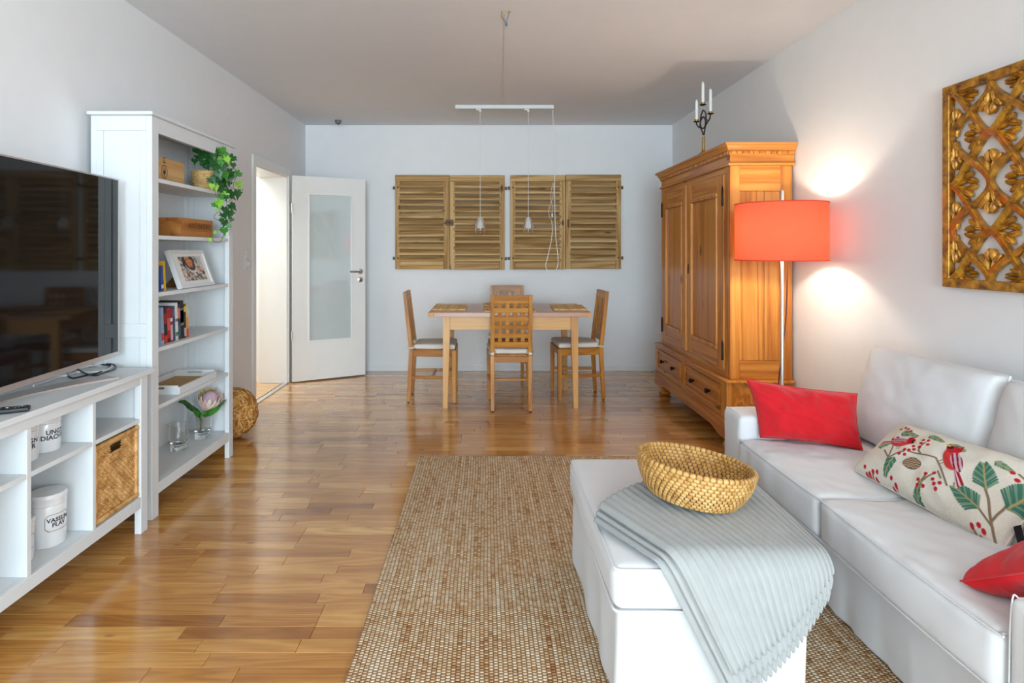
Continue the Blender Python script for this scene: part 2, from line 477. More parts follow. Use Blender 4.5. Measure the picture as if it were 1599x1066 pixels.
t.set(col=col, rough=0.95, spec=0.1); t.bump(h, 0.9, 0.006)
M['jute'] = t.m

# wicker with colour variation
def wicker(name, a, b, c, scale=30):
    t = NT(name); n = t.noise(t.coord(), scale, 4, 0.6)
    t.set(col=t.ramp(n, [(0.28, a), (0.5, b), (0.75, c)]), rough=0.55, spec=0.35); t.bump(t.noise(t.coord(), scale * 8, 2), 0.2, 0.002); return t.m
M['rattan'] = wicker('rattan_coil', S(150, 104, 48), S(204, 160, 92), S(226, 188, 122))
t = NT('rattan_coil_stitched'); at_ = t.new('ShaderNodeAttribute'); at_.attribute_name = 'stitch'; n = t.noise(t.coord(), 40, 4, 0.6)
t.set(col=t.mix(t.ramp(at_.outputs['Fac'], [(0.40, (0, 0, 0)), (0.78, (1, 1, 1))]), S(84, 44, 18), t.ramp(n, [(0.28, S(160, 112, 52)), (0.5, S(202, 156, 88)), (0.75, S(224, 186, 122))])), rough=0.5, spec=0.4)
M['rattan'] = t.m
M['rattan_stitch'] = plain('rattan_gap', S(96, 58, 26), 0.7)
M['hyacinth'] = wicker('water_hyacinth', S(150, 100, 48), S(206, 156, 94), S(232, 194, 134), 24)
def strand_mat(name, stops):
    t = NT(name); g_ = t.new('ShaderNodeNewGeometry'); n = t.noise(t.coord(), 60, 3)
    f = t.math('ADD', t.math('MULTIPLY', g_.outputs['Random Per Island'], 0.8), t.math('MULTIPLY', n, 0.3))
    t.set(col=t.ramp(f, stops), rough=0.5, spec=0.4); t.bump(t.noise(t.coord(), 220, 2), 0.25, 0.002); return t.m
M['rush'] = strand_mat('rush_strands', [(0.05, S(104, 60, 22)), (0.35, S(168, 110, 46)), (0.65, S(206, 150, 76)), (1.0, S(232, 190, 122))])
M['potweave'] = wicker('pot_weave', S(160, 124, 70), S(204, 168, 108), S(220, 190, 134), 40)
M['mat'] = wicker('placemat_reed', S(176, 128, 70), S(224, 178, 114), S(242, 206, 148), 60)

# antique gold carving
t = NT('antique_gold'); co = t.coord(); n = t.noise(co, 26, 4, 0.65); n3 = t.noise(co, 7, 3)
col = t.ramp(n, [(0.30, S(84, 54, 30)), (0.44, S(158, 104, 28)), (0.60, S(200, 142, 40)), (0.8, S(232, 186, 84))])
col = t.mix(t.ramp(n3, [(0.58, (0, 0, 0)), (0.70, (0.6, 0.6, 0.6))]), col, S(206, 84, 26))
t.set(col=col, rough=t.math('MULTIPLY_ADD', n, 0.3, 0.22), metal=0.35, spec=0.6); t.bump(n, 0.3, 0.004)
M['gold'] = t.m
M['goldside'] = M['gold']

# lamp shade fabric: diffuse + translucent
t = NT('coral_shade_fabric'); nn = t.noise(t.coord(), 300, 2)
cc = t.ramp(nn, [(0.3, S(224, 106, 78)), (0.7, S(230, 114, 84))])
df = t.new('ShaderNodeBsdfDiffuse'); tr = t.new('ShaderNodeBsdfTranslucent'); t.link(cc, df.inputs[0]); t.link(cc, tr.inputs[0])
mx = t.new('ShaderNodeMixShader'); mx.inputs[0].default_value = 0.5; t.link(df.outputs[0], mx.inputs[1]); t.link(tr.outputs[0], mx.inputs[2]); t.link(mx.outputs[0], t.out.inputs['Surface'])
M['shade'] = t.m
t = NT('shade_lining'); df = t.new('ShaderNodeBsdfDiffuse'); tr = t.new('ShaderNodeBsdfTranslucent'); df.inputs[0].default_value = (0.85, 0.83, 0.79, 1); tr.inputs[0].default_value = (0.85, 0.83, 0.79, 1)
mx = t.new('ShaderNodeMixShader'); mx.inputs[0].default_value = 0.34; t.link(df.outputs[0], mx.inputs[1]); t.link(tr.outputs[0], mx.inputs[2]); t.link(mx.outputs[0], t.out.inputs['Surface'])
M['lining'] = t.m
t = NT('bulb_glow'); t.b.inputs['Emission Color'].default_value = (1, 0.78, 0.5, 1); t.b.inputs['Emission Strength'].default_value = 6; t.set(col=(1, 0.9, 0.8)); M['bulb'] = t.m

# ------------------------------------------------------------------ the room shell
XL, XR, YB, YF, ZC = -1.918, 1.965, 6.37, -6.0, 2.6
DY0, DY1, DZ, WT = 4.967, 5.80, 1.995, 0.27      # door opening in the left wall

fl = struct('floor', MB().box(XL - 0.05, XR + 0.05, YF - 0.05, YB + 0.05, -0.12, -0.0125), M['dark'], label='glossy oak strip parquet floor of the living room')
fl['category'] = 'floor'


def strip_geo(mb, x0, x1, y0, y1, z1=0.0):
    g = 0.0005; c = 0.0009; z0 = -0.0124
    b = [(x0 + g, y0 + g, z0), (x1 - g, y0 + g, z0), (x1 - g, y1 - g, z0), (x0 + g, y1 - g, z0)]
    m_ = [(x, y, z1 - c) for x, y, _ in b]
    k = g + c
    tp = [(x0 + k, y0 + k, z1), (x1 - k, y0 + k, z1), (x1 - k, y1 - k, z1), (x0 + k, y1 - k, z1)]
    F = [(8, 9, 10, 11)]
    for i in range(4):
        j = (i + 1) % 4; F += [(i, j, 4 + j, 4 + i), (4 + i, 4 + j, 8 + j, 8 + i)]
    mb.add(b + m_ + tp, F)


def tone_attr(o, tones):
    a = o.data.attributes.new('tone', 'FLOAT', 'POINT'); a.data.foreach_set('value', np.repeat(np.asarray(tones, np.float32), 12))


strips = []
SW = 0.0665
y = YF
row = 0; bshift = 0.0
rnd = random.Random(21)
while y < YB - 1e-6:
    if row % 3 == 0: bshift = rnd.uniform(0, 2.1)
    y1 = min(y + SW, YB)
    joints = sorted({XL, XR} | {XL - 2.2 + bshift + 2.2 * k for k in range(4) if XL + 0.06 < XL - 2.2 + bshift + 2.2 * k < XR - 0.06})
    for a, b in zip(joints[:-1], joints[1:]):
        x = a
        while x < b - 1e-6:
            l = rnd.choice([0.30, 0.38, 0.46, 0.55, 0.62]) * rnd.uniform(0.9, 1.1)
            x2 = b if b - (x + l) < 0.2 else x + l
            strips.append((x, x2, y, y1, min(1, max(0.1, rnd.gauss(0.55, 0.22))))); x = x2
    y = y1; row += 1


def seen_area(s):
    x0, x1, y0, y1, _ = s
    if y0 < 1.72: return 0
    if y0 > 1.0 and y1 < 3.68 and x0 > -0.38: return 0            # under the rug
    if x1 < -1.45 and y0 < 3.8: return 0
    if x0 > 1.5 and y0 > 3.8: return 0
    f = lambda x, y: (min(1599, max(0, VPX + x * F_PX / y)), VPY + 1.28 * F_PX / y)
    xa, ya = f(x0, y0); xb, yb = f(x1, y0); _, yc = f(x0, y1)
    return max(0, xb - xa) * (ya - yc)


order = sorted(range(len(strips)), key=lambda i: -seen_area(strips[i]))
single = set(i for i in order[:300] if seen_area(strips[i]) > 0)
rest = MB(); rt = []
for i, s in enumerate(strips):
    if i in single:
        mb = MB(); strip_geo(mb, *s[:4])
        o = obj('plank', mb, M['floor'], fl); tone_attr(o, [s[4]])
    else:
        strip_geo(rest, *s[:4]); rt.append(s[4])
o = obj('planks', rest, M['floor'], fl); tone_attr(o, rt); o['kind'] = 'stuff'

# left wall with its doorway, back wall, right wall, wall behind the photographer, ceiling
w = MB().box(XL - WT, XL, YF, DY0, 0, ZC).box(XL - WT, XL, DY1, YB + 0.1, 0, ZC).box(XL - WT, XL, DY0, DY1, DZ, ZC)
struct('wall_left', w, M['wall'], label='plain white wall on the bookcase side')
struct('wall_back', MB().box(XL - 0.0, XR + 0.1, YB, YB + 0.1, 0, ZC), M['wall'], label='white end wall behind the dining table')
w = MB().box(XR, XR + 0.1, -0.25, YB, 0, ZC).box(XR, XR + 0.1, YF, -2.95, 0, ZC).box(XR, XR + 0.1, -2.95, -0.25, 0, 0.7).box(XR, XR + 0.1, -2.95, -0.25, 2.3, ZC)
wf = MB()  # frame of the unseen side window, added along with its fill light
for y0 in (-2.95, -1.63, -0.31): wf.box(XR + 0.03, XR + 0.08, y0, y0 + 0.06, 0.76, 2.24)
wf.box(XR + 0.03, XR + 0.08, -2.95, -0.25, 0.7, 0.76).box(XR + 0.03, XR + 0.08, -2.95, -0.25, 2.24, 2.3)
struct('window_added', wf, M['white'], label='white frame of a side window added for fill light, out of view')
struct('wall_right', w, M['wall'], label='white wall behind the sofa and wardrobe')
w = MB().box(XL, -1.7, YF - 0.2, YF, 0, ZC).box(1.7, XR, YF - 0.2, YF, 0, ZC).box(-1.7, 1.7, YF - 0.2, YF, 0, 0.35).box(-1.7, 1.7, YF - 0.2, YF, 2.5, ZC)
struct('wall_front', w, M['wall'], label='white wall around the big window, out of view')
wf = MB()
for x0, x1 in ((-1.7, -1.64), (-0.03, 0.03), (1.64, 1.7)): wf.box(x0, x1, YF - 0.12, YF - 0.06, 0.35, 2.5)
wf.box(-1.7, 1.7, YF - 0.12, YF - 0.06, 0.35, 0.42).box(-1.7, 1.7, YF - 0.12, YF - 0.06, 2.43, 2.5)
struct('window_1', wf, M['white'], label='white frame of the big window, out of view')
struct('ceiling', MB().box(XL - WT, XR + 0.1, YF - 0.2, YB + 0.1, ZC, ZC + 0.1), M['ceil'], label='plain pale ceiling above the whole room')

# baseboards
struct('baseboard_back', MB().box(XL, XR, YB - 0.014, YB, 0, 0.062), M['trim'], label='low white baseboard under the shutters', bevel=0.003)
struct('baseboard_left', MB().box(XL, XL + 0.014, YF, DY0 - 0.07, 0, 0.062).box(XL, XL + 0.014, DY1 + 0.07, YB - 0.014, 0, 0.062), M['trim'], label='low white baseboard on the bookcase wall', bevel=0.003)
struct('baseboard_right', MB().box(XR - 0.014, XR, YF, YB - 0.014, 0, 0.062), M['trim'], label='low white baseboard behind the wardrobe', bevel=0.003)

# door frame lining and casing
cs = 0.066
df_ = MB().box(XL - WT, XL, DY0, DY0 + 0.022, 0, DZ).box(XL - WT, XL, DY1 - 0.022, DY1, 0, DZ).box(XL - WT, XL, DY0, DY1, DZ - 0.022, DZ)
for y0, y1 in ((DY0 - cs + 0.01, DY0 + 0.012), (DY1 - 0.012, DY1 + cs + 0.03)): df_.box(XL, XL + 0.014, y0, y1, 0, DZ + cs)
df_.box(XL, XL + 0.014, DY0 + 0.012, DY1 - 0.012, DZ - 0.012, DZ + cs)
struct('trim_1', df_, M['doorwhite'], label='white door casing around the open doorway', bevel=0.003)
struct('trim_2', MB().box(XL - 0.03, XL + 0.016, DY0 + 0.022, DY1 - 0.022, 0.0005, 0.008), M['alu'], label='metal threshold strip across the open doorway', bevel=0.002)

# hall beyond the doorway
HX = -3.3
hf = struct('floor', MB().box(HX, XL - 0.05, 3.9, 6.46, -0.12, 0.0), M['floor'], label='pale wooden floor of the hall beyond the doorway'); hf['category'] = 'floor'
hf.data.attributes.new('tone', 'FLOAT', 'POINT').data.foreach_set('value', [0.95] * 8)
struct('wall_hall', MB().box(HX, -2.255, 6.43, 6.53, 0, 2.55).box(HX - 0.1, HX, 3.8, 6.43, 0, 2.55).box(HX, XL - WT, 3.8, 3.9, 0, 2.55), M['wall'], label='white walls of the hall seen through the doorway')
struct('wall_return', MB().box(-2.26, XL - WT + 0.001, DY1 + 0.05, 6.43, 0, 2.55), M['wall'], label='white wall end inside the doorway')
struct('ceiling', MB().box(HX - 0.1, XL - WT, 3.8, 6.53, 2.55, 2.65), M['ceil'], label='white ceiling of the hall beyond the doorway')
d2 = bpy.data.objects.new('door_2', None); C.objects.link(d2); d2.location = (-2.66, 6.43, 0)
tag(d2, 'plain white hall door seen through the doorway', 'door', kind='structure')
obj('door_panel', MB().box(-3.06, -2.27, 6.405, 6.429, 0.004, 2.0), M['doorwhite'], d2, bevel=0.003)
h = MB().tube([(-2.50, 6.40, 1.06), (-2.50, 6.365, 1.06), (-2.39, 6.365, 1.06)], 0.009, 8)
obj('handle', h, M['steel'], d2, smooth=True)

# open door leaf with its frosted glass
th = math.radians(29.5); hx, hy = -1.872, 5.792
d1 = bpy.data.objects.new('door_1', None); C.objects.link(d1); d1.location = (hx, hy, 0); d1.rotation_euler = (0, 0, th)
tag(d1, 'open white door with a tall frosted glass pane', 'door', kind='structure')
ct, st_ = math.cos(th), math.sin(th)


def u_of(px):      # distance along the leaf seen at an image column
    k = (px - VPX) / F_PX
    return (k * hy - hx) / (ct - k * st_)


LW = u_of(569.5); g0, g1 = u_of(481), u_of(549.5); gz0, gz1 = 0.385, 1.83
lf = MB().box(0.0, g0, -0.02, 0.02, 0.012, 1.995).box(g1, LW, -0.02, 0.02, 0.012, 1.995).box(g0, g1, -0.02, 0.02, 0.012, gz0).box(g0, g1, -0.02, 0.02, gz1, 1.995)
obj('door_leaf', lf, M['doorwhite'], d1, local=True)
obj('glass_pane', MB().box(g0 + 0.002, g1 - 0.002, -0.009, -0.001, gz0 + 0.002, gz1 - 0.002), M['frost'], d1, local=True)
bd = MB()
for sgn in (-1, 1):
    ya, yb = (-0.024, -0.0095) if sgn < 0 else (0.0, 0.024)
    bd.box(g0 - 0.004, g0 + 0.012, ya, yb, gz0 - 0.004, gz1 + 0.004).box(g1 - 0.012, g1 + 0.004, ya, yb, gz0 - 0.004, gz1 + 0.004)
    bd.box(g0 + 0.012, g1 - 0.012, ya, yb, gz0 - 0.004, gz0 + 0.012).box(g0 + 0.012, g1 - 0.012, ya, yb, gz1 - 0.012, gz1 + 0.004)
obj('glazing_bead', bd, M['doorwhite'], d1, local=True, bevel=0.002)
hu, hz = LW - 0.055, 1.062
for sgn in (-1, 1):
    hb = MB().tube([(hu, sgn * 0.02, hz), (hu, sgn * 0.062, hz), (hu - 0.012, sgn * 0.07, hz), (hu - 0.125, sgn * 0.07, hz)], 0.0095, 10)
    ho = obj('handle', hb, M['steel'], d1, local=True, smooth=True)
    R3 = Matrix.Rotation(PI / 2, 3, 'X')
    obj('rosette', MB().lathe([(0.0, 0.0), (0.026, 0.0), (0.026, 0.007), (0.022, 0.009), (0, 0.009)], 20, (hu, sgn * 0.0205 + (0.009 if sgn > 0 else 0), hz), R3), M['steel'], d1, local=True, smooth=True)
    k_ = obj('keyhole_rosette', MB().lathe([(0.0, 0.0), (0.026, 0.0), (0.026, 0.007), (0.022, 0.009), (0, 0.009)], 20, (hu, sgn * 0.0205 + (0.009 if sgn > 0 else 0), hz - 0.083), R3), M['steel'], d1, local=True, smooth=True)
    y0 = sgn * 0.030
    k2 = obj('keyhole', MB().box(hu - 0.004, hu + 0.004, y0 - 0.0008, y0 + 0.0008, hz - 0.096, hz - 0.074), M['black'], d1, local=True); 
for z in (0.46, 1.68):
    obj('hinge', MB().lathe([(0, z - 0.045), (0.008, z - 0.045), (0.008, z + 0.045), (0, z + 0.045)], 12, (-0.006, -0.024, 0)), M['steel'], d1, local=True, smooth=True)

# ------------------------------------------------------------------ rug
rg = MB()
rx0, rx1, ry0, ry1 = -0.41, 1.55, 0.75, 3.70


def rugf(u, v):
    x = rx0 + (rx1 - rx0) * u; yv = ry0 + (ry1 - ry0) * v
    e = 0.004 * mnoise.noise((yv * 3, 1.3, 0))
    return (x + (e if u < 0.01 else 0), yv + (0.003 * mnoise.noise((x * 5, 0, 2)) if v > 0.99 else 0), 0.0115)


rg.grid(rugf, 41, 121)
n0 = len(rg.V)
rg.box(rx0 + 0.004, rx1, ry0, ry1 - 0.004, 0.001, 0.011)
for pts in ([(rx0, ry0 + 0.02 * k, 0.0065) for k in range(int((ry1 - ry0) / 0.02) + 1)],):
    rg.tube([(x + 0.004 * mnoise.noise((y * 3, 1.3, 0)), y, z) for x, y, z in pts], 0.006, 6)
rg.tube([(rx0 + 0.02 * k, ry1 + 0.003 * mnoise.noise(((rx0 + .02 * k) * 5, 0, 2)), 0.0065) for k in range(int((rx1 - rx0) / 0.02) + 1)], 0.006, 6)
tag(obj('jute_rug', rg, M['jute'], base=True, smooth=True), 'large woven jute rug on the parquet under the ottoman', 'rug')

# small fixtures
so = thing('wall_switch', 'white light switch with socket below it on the wall beside the doorway', 'switch', (XL + 0.001, 4.79, 1.205))
obj('plate', MB().box(XL + 0.0005, XL + 0.010, 4.752, 4.832, 1.125, 1.285), M['white'], so, bevel=0.003)
obj('rocker', MB().box(XL + 0.010, XL + 0.016, 4.764, 4.820, 1.215, 1.273), M['trim'], so, bevel=0.002)
obj('socket', MB().lathe([(0, 0.004), (0.019, 0.004), (0.021, 0.012), (0.025, 0.012), (0.025, 0.0), (0.0, 0.0)], 20, (XL + 0.010, 4.792, 1.168), Matrix.Rotation(PI / 2, 3, 'Y')), M['trim'], so, smooth=True)
se = thing('smoke_detector', 'small grey sensor on the ceiling above the open door', 'sensor', (-1.515, 6.14, ZC))
obj('housing', MB().lathe([(0, -0.034), (0.026, -0.034), (0.030, -0.028), (0.030, -0.010), (0.034, -0.0085), (0.034, 0.0), (0, 0.0)], 24, (-1.515, 6.14, ZC - 0.0005)), plain('grey_plastic', (0.16, 0.16, 0.16), 0.5), se, smooth=True)
obj('sensor_eye', MB().lathe([(0, -0.044), (0.012, -0.041), (0.015, -0.034), (0, -0.034)], 16, (-1.515, 6.14, ZC - 0.0005)), M['black'], se, smooth=True)

# bare ceiling wires and the thin cable to the track
cw = thing('ceiling_outlet_wires', 'bare coloured wires hanging from the ceiling lamp outlet', 'wires', (0.10, 3.33, ZC))
for nm, mt, pts in (('wire', 'wirebrown', [(0.085, 3.33, 2.6), (0.08, 3.32, 2.57), (0.092, 3.31, 2.545), (0.105, 3.31, 2.53)]),
                    ('wire', 'wireblue', [(0.125, 3.33, 2.6), (0.122, 3.31, 2.575), (0.113, 3.31, 2.55), (0.107, 3.31, 2.53)]),
                    ('wire', 'wireyellow', [(0.100, 3.33, 2.6), (0.090, 3.325, 2.585), (0.082, 3.33, 2.598)]),
                    ('wire', 'wireyellow', [(0.118, 3.33, 2.6), (0.126, 3.325, 2.585), (0.134, 3.33, 2.598)])):
    obj(nm, MB().tube(pts, 0.0022, 6), M[mt], cw, smooth=True)
obj('wire_cap', MB().lathe([(0, -0.024), (0.006, -0.022), (0.0075, -0.014), (0.004, 0.0), (0, 0.002)], 12, (0.108, 3.31, 2.533)), M['wireblue'], cw, smooth=True)
cb = [(0.100, 3.35, 2.598), (0.108, 3.6, 2.5955), (0.118, 4.2, 2.597), (0.128, 4.8, 2.596), (0.135, 5.46, 2.597)]
tag(obj('ceiling_cable', MB().tube(cb, 0.0022, 6), M['cable'], smooth=True), 'thin white cable running along the ceiling to the lamp track', 'cable')

TY = 5.5
tr_ = thing('lamp_track', 'white ceiling track carrying two pendant lamps above the table', 'track', (0.16, TY, 2.6))
tx0, tx1 = P(711, 0, TY).x, P(864.5, 0, TY).x
obj('rail', MB().box(tx0, tx1, TY - 0.017, TY + 0.017, 2.567, 2.5995), M['white'], tr_, bevel=0.002)
for px in (750, 825):
    x = P(px, 0, TY).x
    obj('adapter', MB().box(x - 0.036, x + 0.006, TY - 0.012, TY + 0.012, 2.553, 2.5668).box(x - 0.010, x + 0.010, TY - 0.011, TY + 0.011, 2.538, 2.553), M['white'], tr_, bevel=0.002)
for px, lab in ((750, 'glass pendant lamp in front of the shutters on the door side'), (825, 'glass pendant lamp in front of the shutters beside the white cable loop')):
    x = P(px, 0, TY).x; zb, zt = 1.435, 1.572
    pd = thing('pendant_lamp', lab, 'lamp', (x, TY, zb), 'pendant lamps over the table')
    obj('cable', MB().tube([(x, TY, zt + 0.004), (x, TY, 2.538)], 0.0022, 6), M['cable'], pd, smooth=True)
    prof = [(0.0, zt), (0.012, zt - 0.001), (0.026, zt - 0.012), (0.038, zt - 0.036), (0.046, zt - 0.072), (0.0485, zt - 0.105), (0.047, zb)]
    inn = [(max(0, r - 0.0025), z - (0.003 if i < 5 else 0)) for i, (r, z) in enumerate(prof)][::-1]
    obj('glass_shade', MB().lathe(prof + inn, 28, (x, TY, 0)), M['lampglass'], pd, smooth=True)
    p2 = [(0.009, zt - 0.008), (0.016, zt - 0.014), (0.026, zt - 0.044), (0.033, zt - 0.078), (0.034, zt - 0.094)]
    obj('inner_shade', MB().lathe(p2 + [(r - 0.0015, z - 0.001) for r, z in p2[::-1]], 24, (x, TY, 0), closed=True), M['white'], pd, smooth=True)
    obj('lamp_socket', MB().lathe([(0, zt - 0.060), (0.010, zt - 0.058), (0.011, zt + 0.004), (0, zt + 0.006)], 12, (x, TY, 0)), M['white'], pd, smooth=True)
    obj('bulb', MB().lathe([(0, zt - 0.108), (0.008, zt - 0.104), (0.010, zt - 0.09), (0.008, zt - 0.06), (0, zt - 0.06)], 12, (x, TY, 0)), M['cable'], pd, smooth=True)
# the spare supply cable hanging from the end of the track in a long loop
Q = lambda px, py, Y=TY + 0.01: P(px, py, Y)


def smoothpts(pts, k=5):
    out = []
    n = len(pts)
    for i in range(n - 1):
        p0, p1, p2, p3 = pts[max(i - 1, 0)], pts[i], pts[i + 1], pts[min(i + 2, n - 1)]
        for j in range(k):
            t_ = j / k
            out.append(0.5 * ((2 * p1) + (p2 - p0) * t_ + (2 * p0 - 5 * p1 + 4 * p2 - p3) * t_ * t_ + (3 * p1 - p0 - 3 * p2 + p3) * t_ ** 3))
    out.append(pts[-1]); return out


lc = thing('cable_loop', 'long white cable hanging in a loop from the track end before the shutters', 'cable', tuple(Q(864, 420)))
L1 = [Q(863, 172), Q(864.5, 198), Q(866.8, 206), Q(868.5, 217), Q(866.5, 232), Q(866, 275), Q(866.5, 330), Q(868, 370), Q(871.5, 404), Q(870, 418), Q(864, 425), Q(857, 424), Q(852, 416), Q(854, 406), Q(860, 380), Q(862.6, 360), Q(861.5, 345)]
obj('thick_cable', MB().tube(smoothpts(L1), 0.0036, 6), M['cable'], lc, smooth=True)
L2 = [Q(861.5, 345), Q(857, 334), Q(857.5, 325), Q(862, 313), Q(864.5, 298), Q(864, 285), Q(860.5, 300), Q(860, 312), Q(862.5, 320), Q(862.3, 334)]
obj('thin_wire', MB().tube(smoothpts(L2), 0.0018, 6), M['cable'], lc, smooth=True)
obj('connector', MB().tube([Q(862.3, 333), Q(862.3, 339)], 0.006, 8), M['wax'], lc, smooth=True)

# ------------------------------------------------------------------ shutters on the end wall
SY = 6.312
shz1 = CAM_Z + (390 - 273.0) * SY / F_PX; shz0 = CAM_Z - (420.3 - 390) * SY / F_PX
rs = random.Random(5)
slat_proto = {}


def shutter(pxa, pxb, label, side, nslat, dz):
    x0, x1 = P(pxa, 0, SY).x, P(pxb, 0, SY).x
    z0, z1 = shz0 + dz, shz1 + dz
    t = thing('wooden_shutter', label, 'shutter', ((x0 + x1) / 2, SY + 0.02, z0), 'old wooden shutters on the end wall')
    f0, f1 = SY, SY + 0.044
    wl, wr = (0.050, 0.062) if side == 'l' else (0.056, 0.056)
    rt_, rb = 0.068, 0.082
    obj('stile', MB().box(x0, x0 + wl, f0, f1, z0, z1 - rt_), M['shut_z'], t, bevel=0.003)
    obj('stile', MB().box(x1 - wr, x1, f0, f1, z0, z1 - rt_), M['shut_z'], t, bevel=0.003)
    obj('rail', MB().box(x0, x1, f0 - 0.001, f1, z1 - rt_ + 0.001, z1), M['shut_x'], t, bevel=0.003)
    obj('rail', MB().box(x0 + wl + 0.001, x1 - wr - 0.001, f0 + 0.001, f1, z0, z0 + rb), M['shut_x'], t, bevel=0.003)
    pitch = (z1 - rt_ - z0 - rb) / nslat
    for k in range(nslat):
        zc = z0 + rb + pitch * (k + 0.5)
        a, b = x0 + wl - 0.016, x1 - wr + 0.016
        key = (round(b - a, 3), side)
        if key not in slat_proto:
            w = (b - a) / 2
            # louvre: tilted board whose lower edge stands out, front edge rounded; notched ends over the stiles
            prof = [(-0.0305, -0.0130), (-0.0310, -0.0250), (-0.0280, -0.0295), (-0.0230, -0.0290), (0.037, 0.024), (0.037, 0.0365), (0.030, 0.0365), (-0.0270, -0.0085)]
            mb = MB(); mb.prism([(p[0], p[1]) for p in prof], lambda y, z, tp: (w if tp else -w, y, z))
            o = obj('slat', mb, M['shut_x'], t, local=True, origin=False); slat_proto[key] = o
        else:
            o = slat_proto[key].copy(); C.objects.link(o); o.parent = t
        o.location = Vector(((a + b) / 2, SY + 0.0175, zc)) - t.location
        o.rotation_euler = (rs.uniform(-0.045, 0.045), 0, rs.uniform(-0.004, 0.004))
    hx_, sg = (x0, -1) if side == 'l' else (x1, 1)
    for hz_ in (z1 - 0.135, z0 + 0.115):
        hm = MB().box(hx_ + sg * 0.001, hx_ + sg * 0.026, f0 + 0.012, f0 + 0.026, hz_ - 0.016, hz_ + 0.016).box(min(hx_, hx_ - sg * .04), max(hx_, hx_ - sg * 0.04), f1, f1 + 0.003, hz_ - 0.02, hz_ + 0.02)
        obj('hinge', hm, M['iron'], t, bevel=0.002)
        obj('bolt', MB().lathe([(0, 0.004), (0.006, 0.003), (0.008, 0.0), (0, 0.0)], 10, (hx_ - sg * 0.028, f0 - 0.0005, hz_ + 0.004), Matrix.Rotation(PI / 2, 3, 'X')), M['bronze'], t, smooth=True)
    return t, x0, x1, z0, z1


s1 = shutter(617, 701.6, 'weathered wooden louvred shutter nearest the open door', 'l', 13, 0.0)
s2 = shutter(702.4, 788, 'wooden louvred shutter behind the first glass pendant, left of the white gap', 'r', 13, -0.004)
s3 = shutter(797, 882.8, 'wooden louvred shutter behind the hanging white cable loop', 'l', 13, -0.002)
s4 = shutter(883.8, 970, 'wooden louvred shutter nearest the tall pine wardrobe', 'r', 13, 0.004)
# closing latch of the first pair, ring pulls of the second
zl = CAM_Z + (390 - 347.5) * SY / F_PX; xm = (s1[2] + s2[1]) / 2
obj('latch_plate', MB().rbox(xm - 0.043, xm - 0.004, SY - 0.005, SY - 0.0005, zl - 0.033, zl + 0.033, 0.0022, 6), M['iron'], s1[0])
obj('latch_plate', MB().rbox(xm + 0.004, xm + 0.043, SY - 0.005, SY - 0.0005, zl - 0.033, zl + 0.033, 0.0022, 6), M['iron'], s2[0])
obj('latch_hook', MB().tube([(xm - 0.05, SY - 0.012, zl - 0.006), (xm - 0.01, SY - 0.018, zl + 0.004), (xm + 0.022, SY - 0.014, zl), (xm + 0.026, SY - 0.010, zl - 0.016)], 0.007, 8), M['iron'], s1[0], smooth=True)
xm = (s3[2] + s4[1]) / 2
obj('ring_pull', MB().tube([(xm - 0.031, SY - 0.006, zl + 0.026), (xm - 0.025, SY - 0.012, zl), (xm - 0.031, SY - 0.014, zl - 0.03), (xm - 0.037, SY - 0.012, zl - 0.012), (xm - 0.031, SY - 0.006, zl + 0.02)], 0.006, 8), M['iron'], s3[0], smooth=True)
obj('latch_plate', MB().rbox(xm + 0.016, xm + 0.036, SY - 0.005, SY - 0.0005, zl - 0.05, zl + 0.035, 0.0022, 6), M['iron'], s4[0])
obj('latch_hook', MB().tube([(xm + 0.03, SY - 0.010, zl + 0.03), (xm + 0.024, SY - 0.016, zl), (xm + 0.027, SY - 0.012, zl - 0.045)], 0.006, 8), M['iron'], s4[0], smooth=True)
# wall hooks between the pairs and beside the outer edges
gx0, gx1 = s2[2], s3[1]
for k, z in enumerate((s2[4] - 0.135, s2[3] + 0.115)):
    m_ = MB().box(gx0 + 0.001, gx1 - 0.001, YB - 0.006, YB - 0.0005, z - 0.052, z + 0.026).box(gx0 + 0.028, gx1 - 0.028, SY + 0.02, YB - 0.006, z - 0.018, z + 0.018)
    tag(obj('wall_bracket', m_, M['trim'], bevel=0.002), 'white wall bracket between the shutter pairs, ' + ('upper one' if k == 0 else 'lower one'), 'bracket', 'shutter brackets')

# ------------------------------------------------------------------ dining table
tx0, tx1, ty0, ty1, tz = -0.4675, 0.8375, 4.80, 5.62, 0.78
dt = thing('dining_table', 'rectangular light wooden dining table standing before the shutters', 'table', (0.185, 5.21, 0))
tb = MB()
for k in range(5):
    w = (ty1 - ty0) / 5
    tb = MB().box(tx0 + 0.045, tx1 - 0.045, ty0 + w * k + 0.0004, ty0 + w * (k + 1) - 0.0004, tz - 0.035, tz)
    obj('top_board', tb, M['tabletop'], dt, bevel=0.0012)
for x0, x1 in ((tx0, tx0 + 0.0445), (tx1 - 0.0445, tx1)):
    obj('breadboard_end', MB().box(x0, x1, ty0, ty1, tz - 0.035, tz), M['table_y'], dt, bevel=0.0015)
lx0, lx1, ly0, ly1 = -0.354, 0.739, 4.862, 5.56
for (xo, sx_) in ((lx0, 1), (lx1, -1)):
    for (yo, sy_) in ((ly0, 1), (ly1, -1)):
        a, b = 0.0285, 0.0185
        mb = MB().leg((xo + sx_ * b, yo + sy_ * b), (b, b), (xo + sx_ * a, yo + sy_ * a), (a, a), 0, tz - 0.035 - 0.11)
        mb.leg((xo + sx_ * a, yo + sy_ * a), (a, a), (xo + sx_ * a, yo + sy_ * a), (a, a), tz - 0.1451, tz - 0.0355)
        obj('leg', mb, M['table_z'], dt)
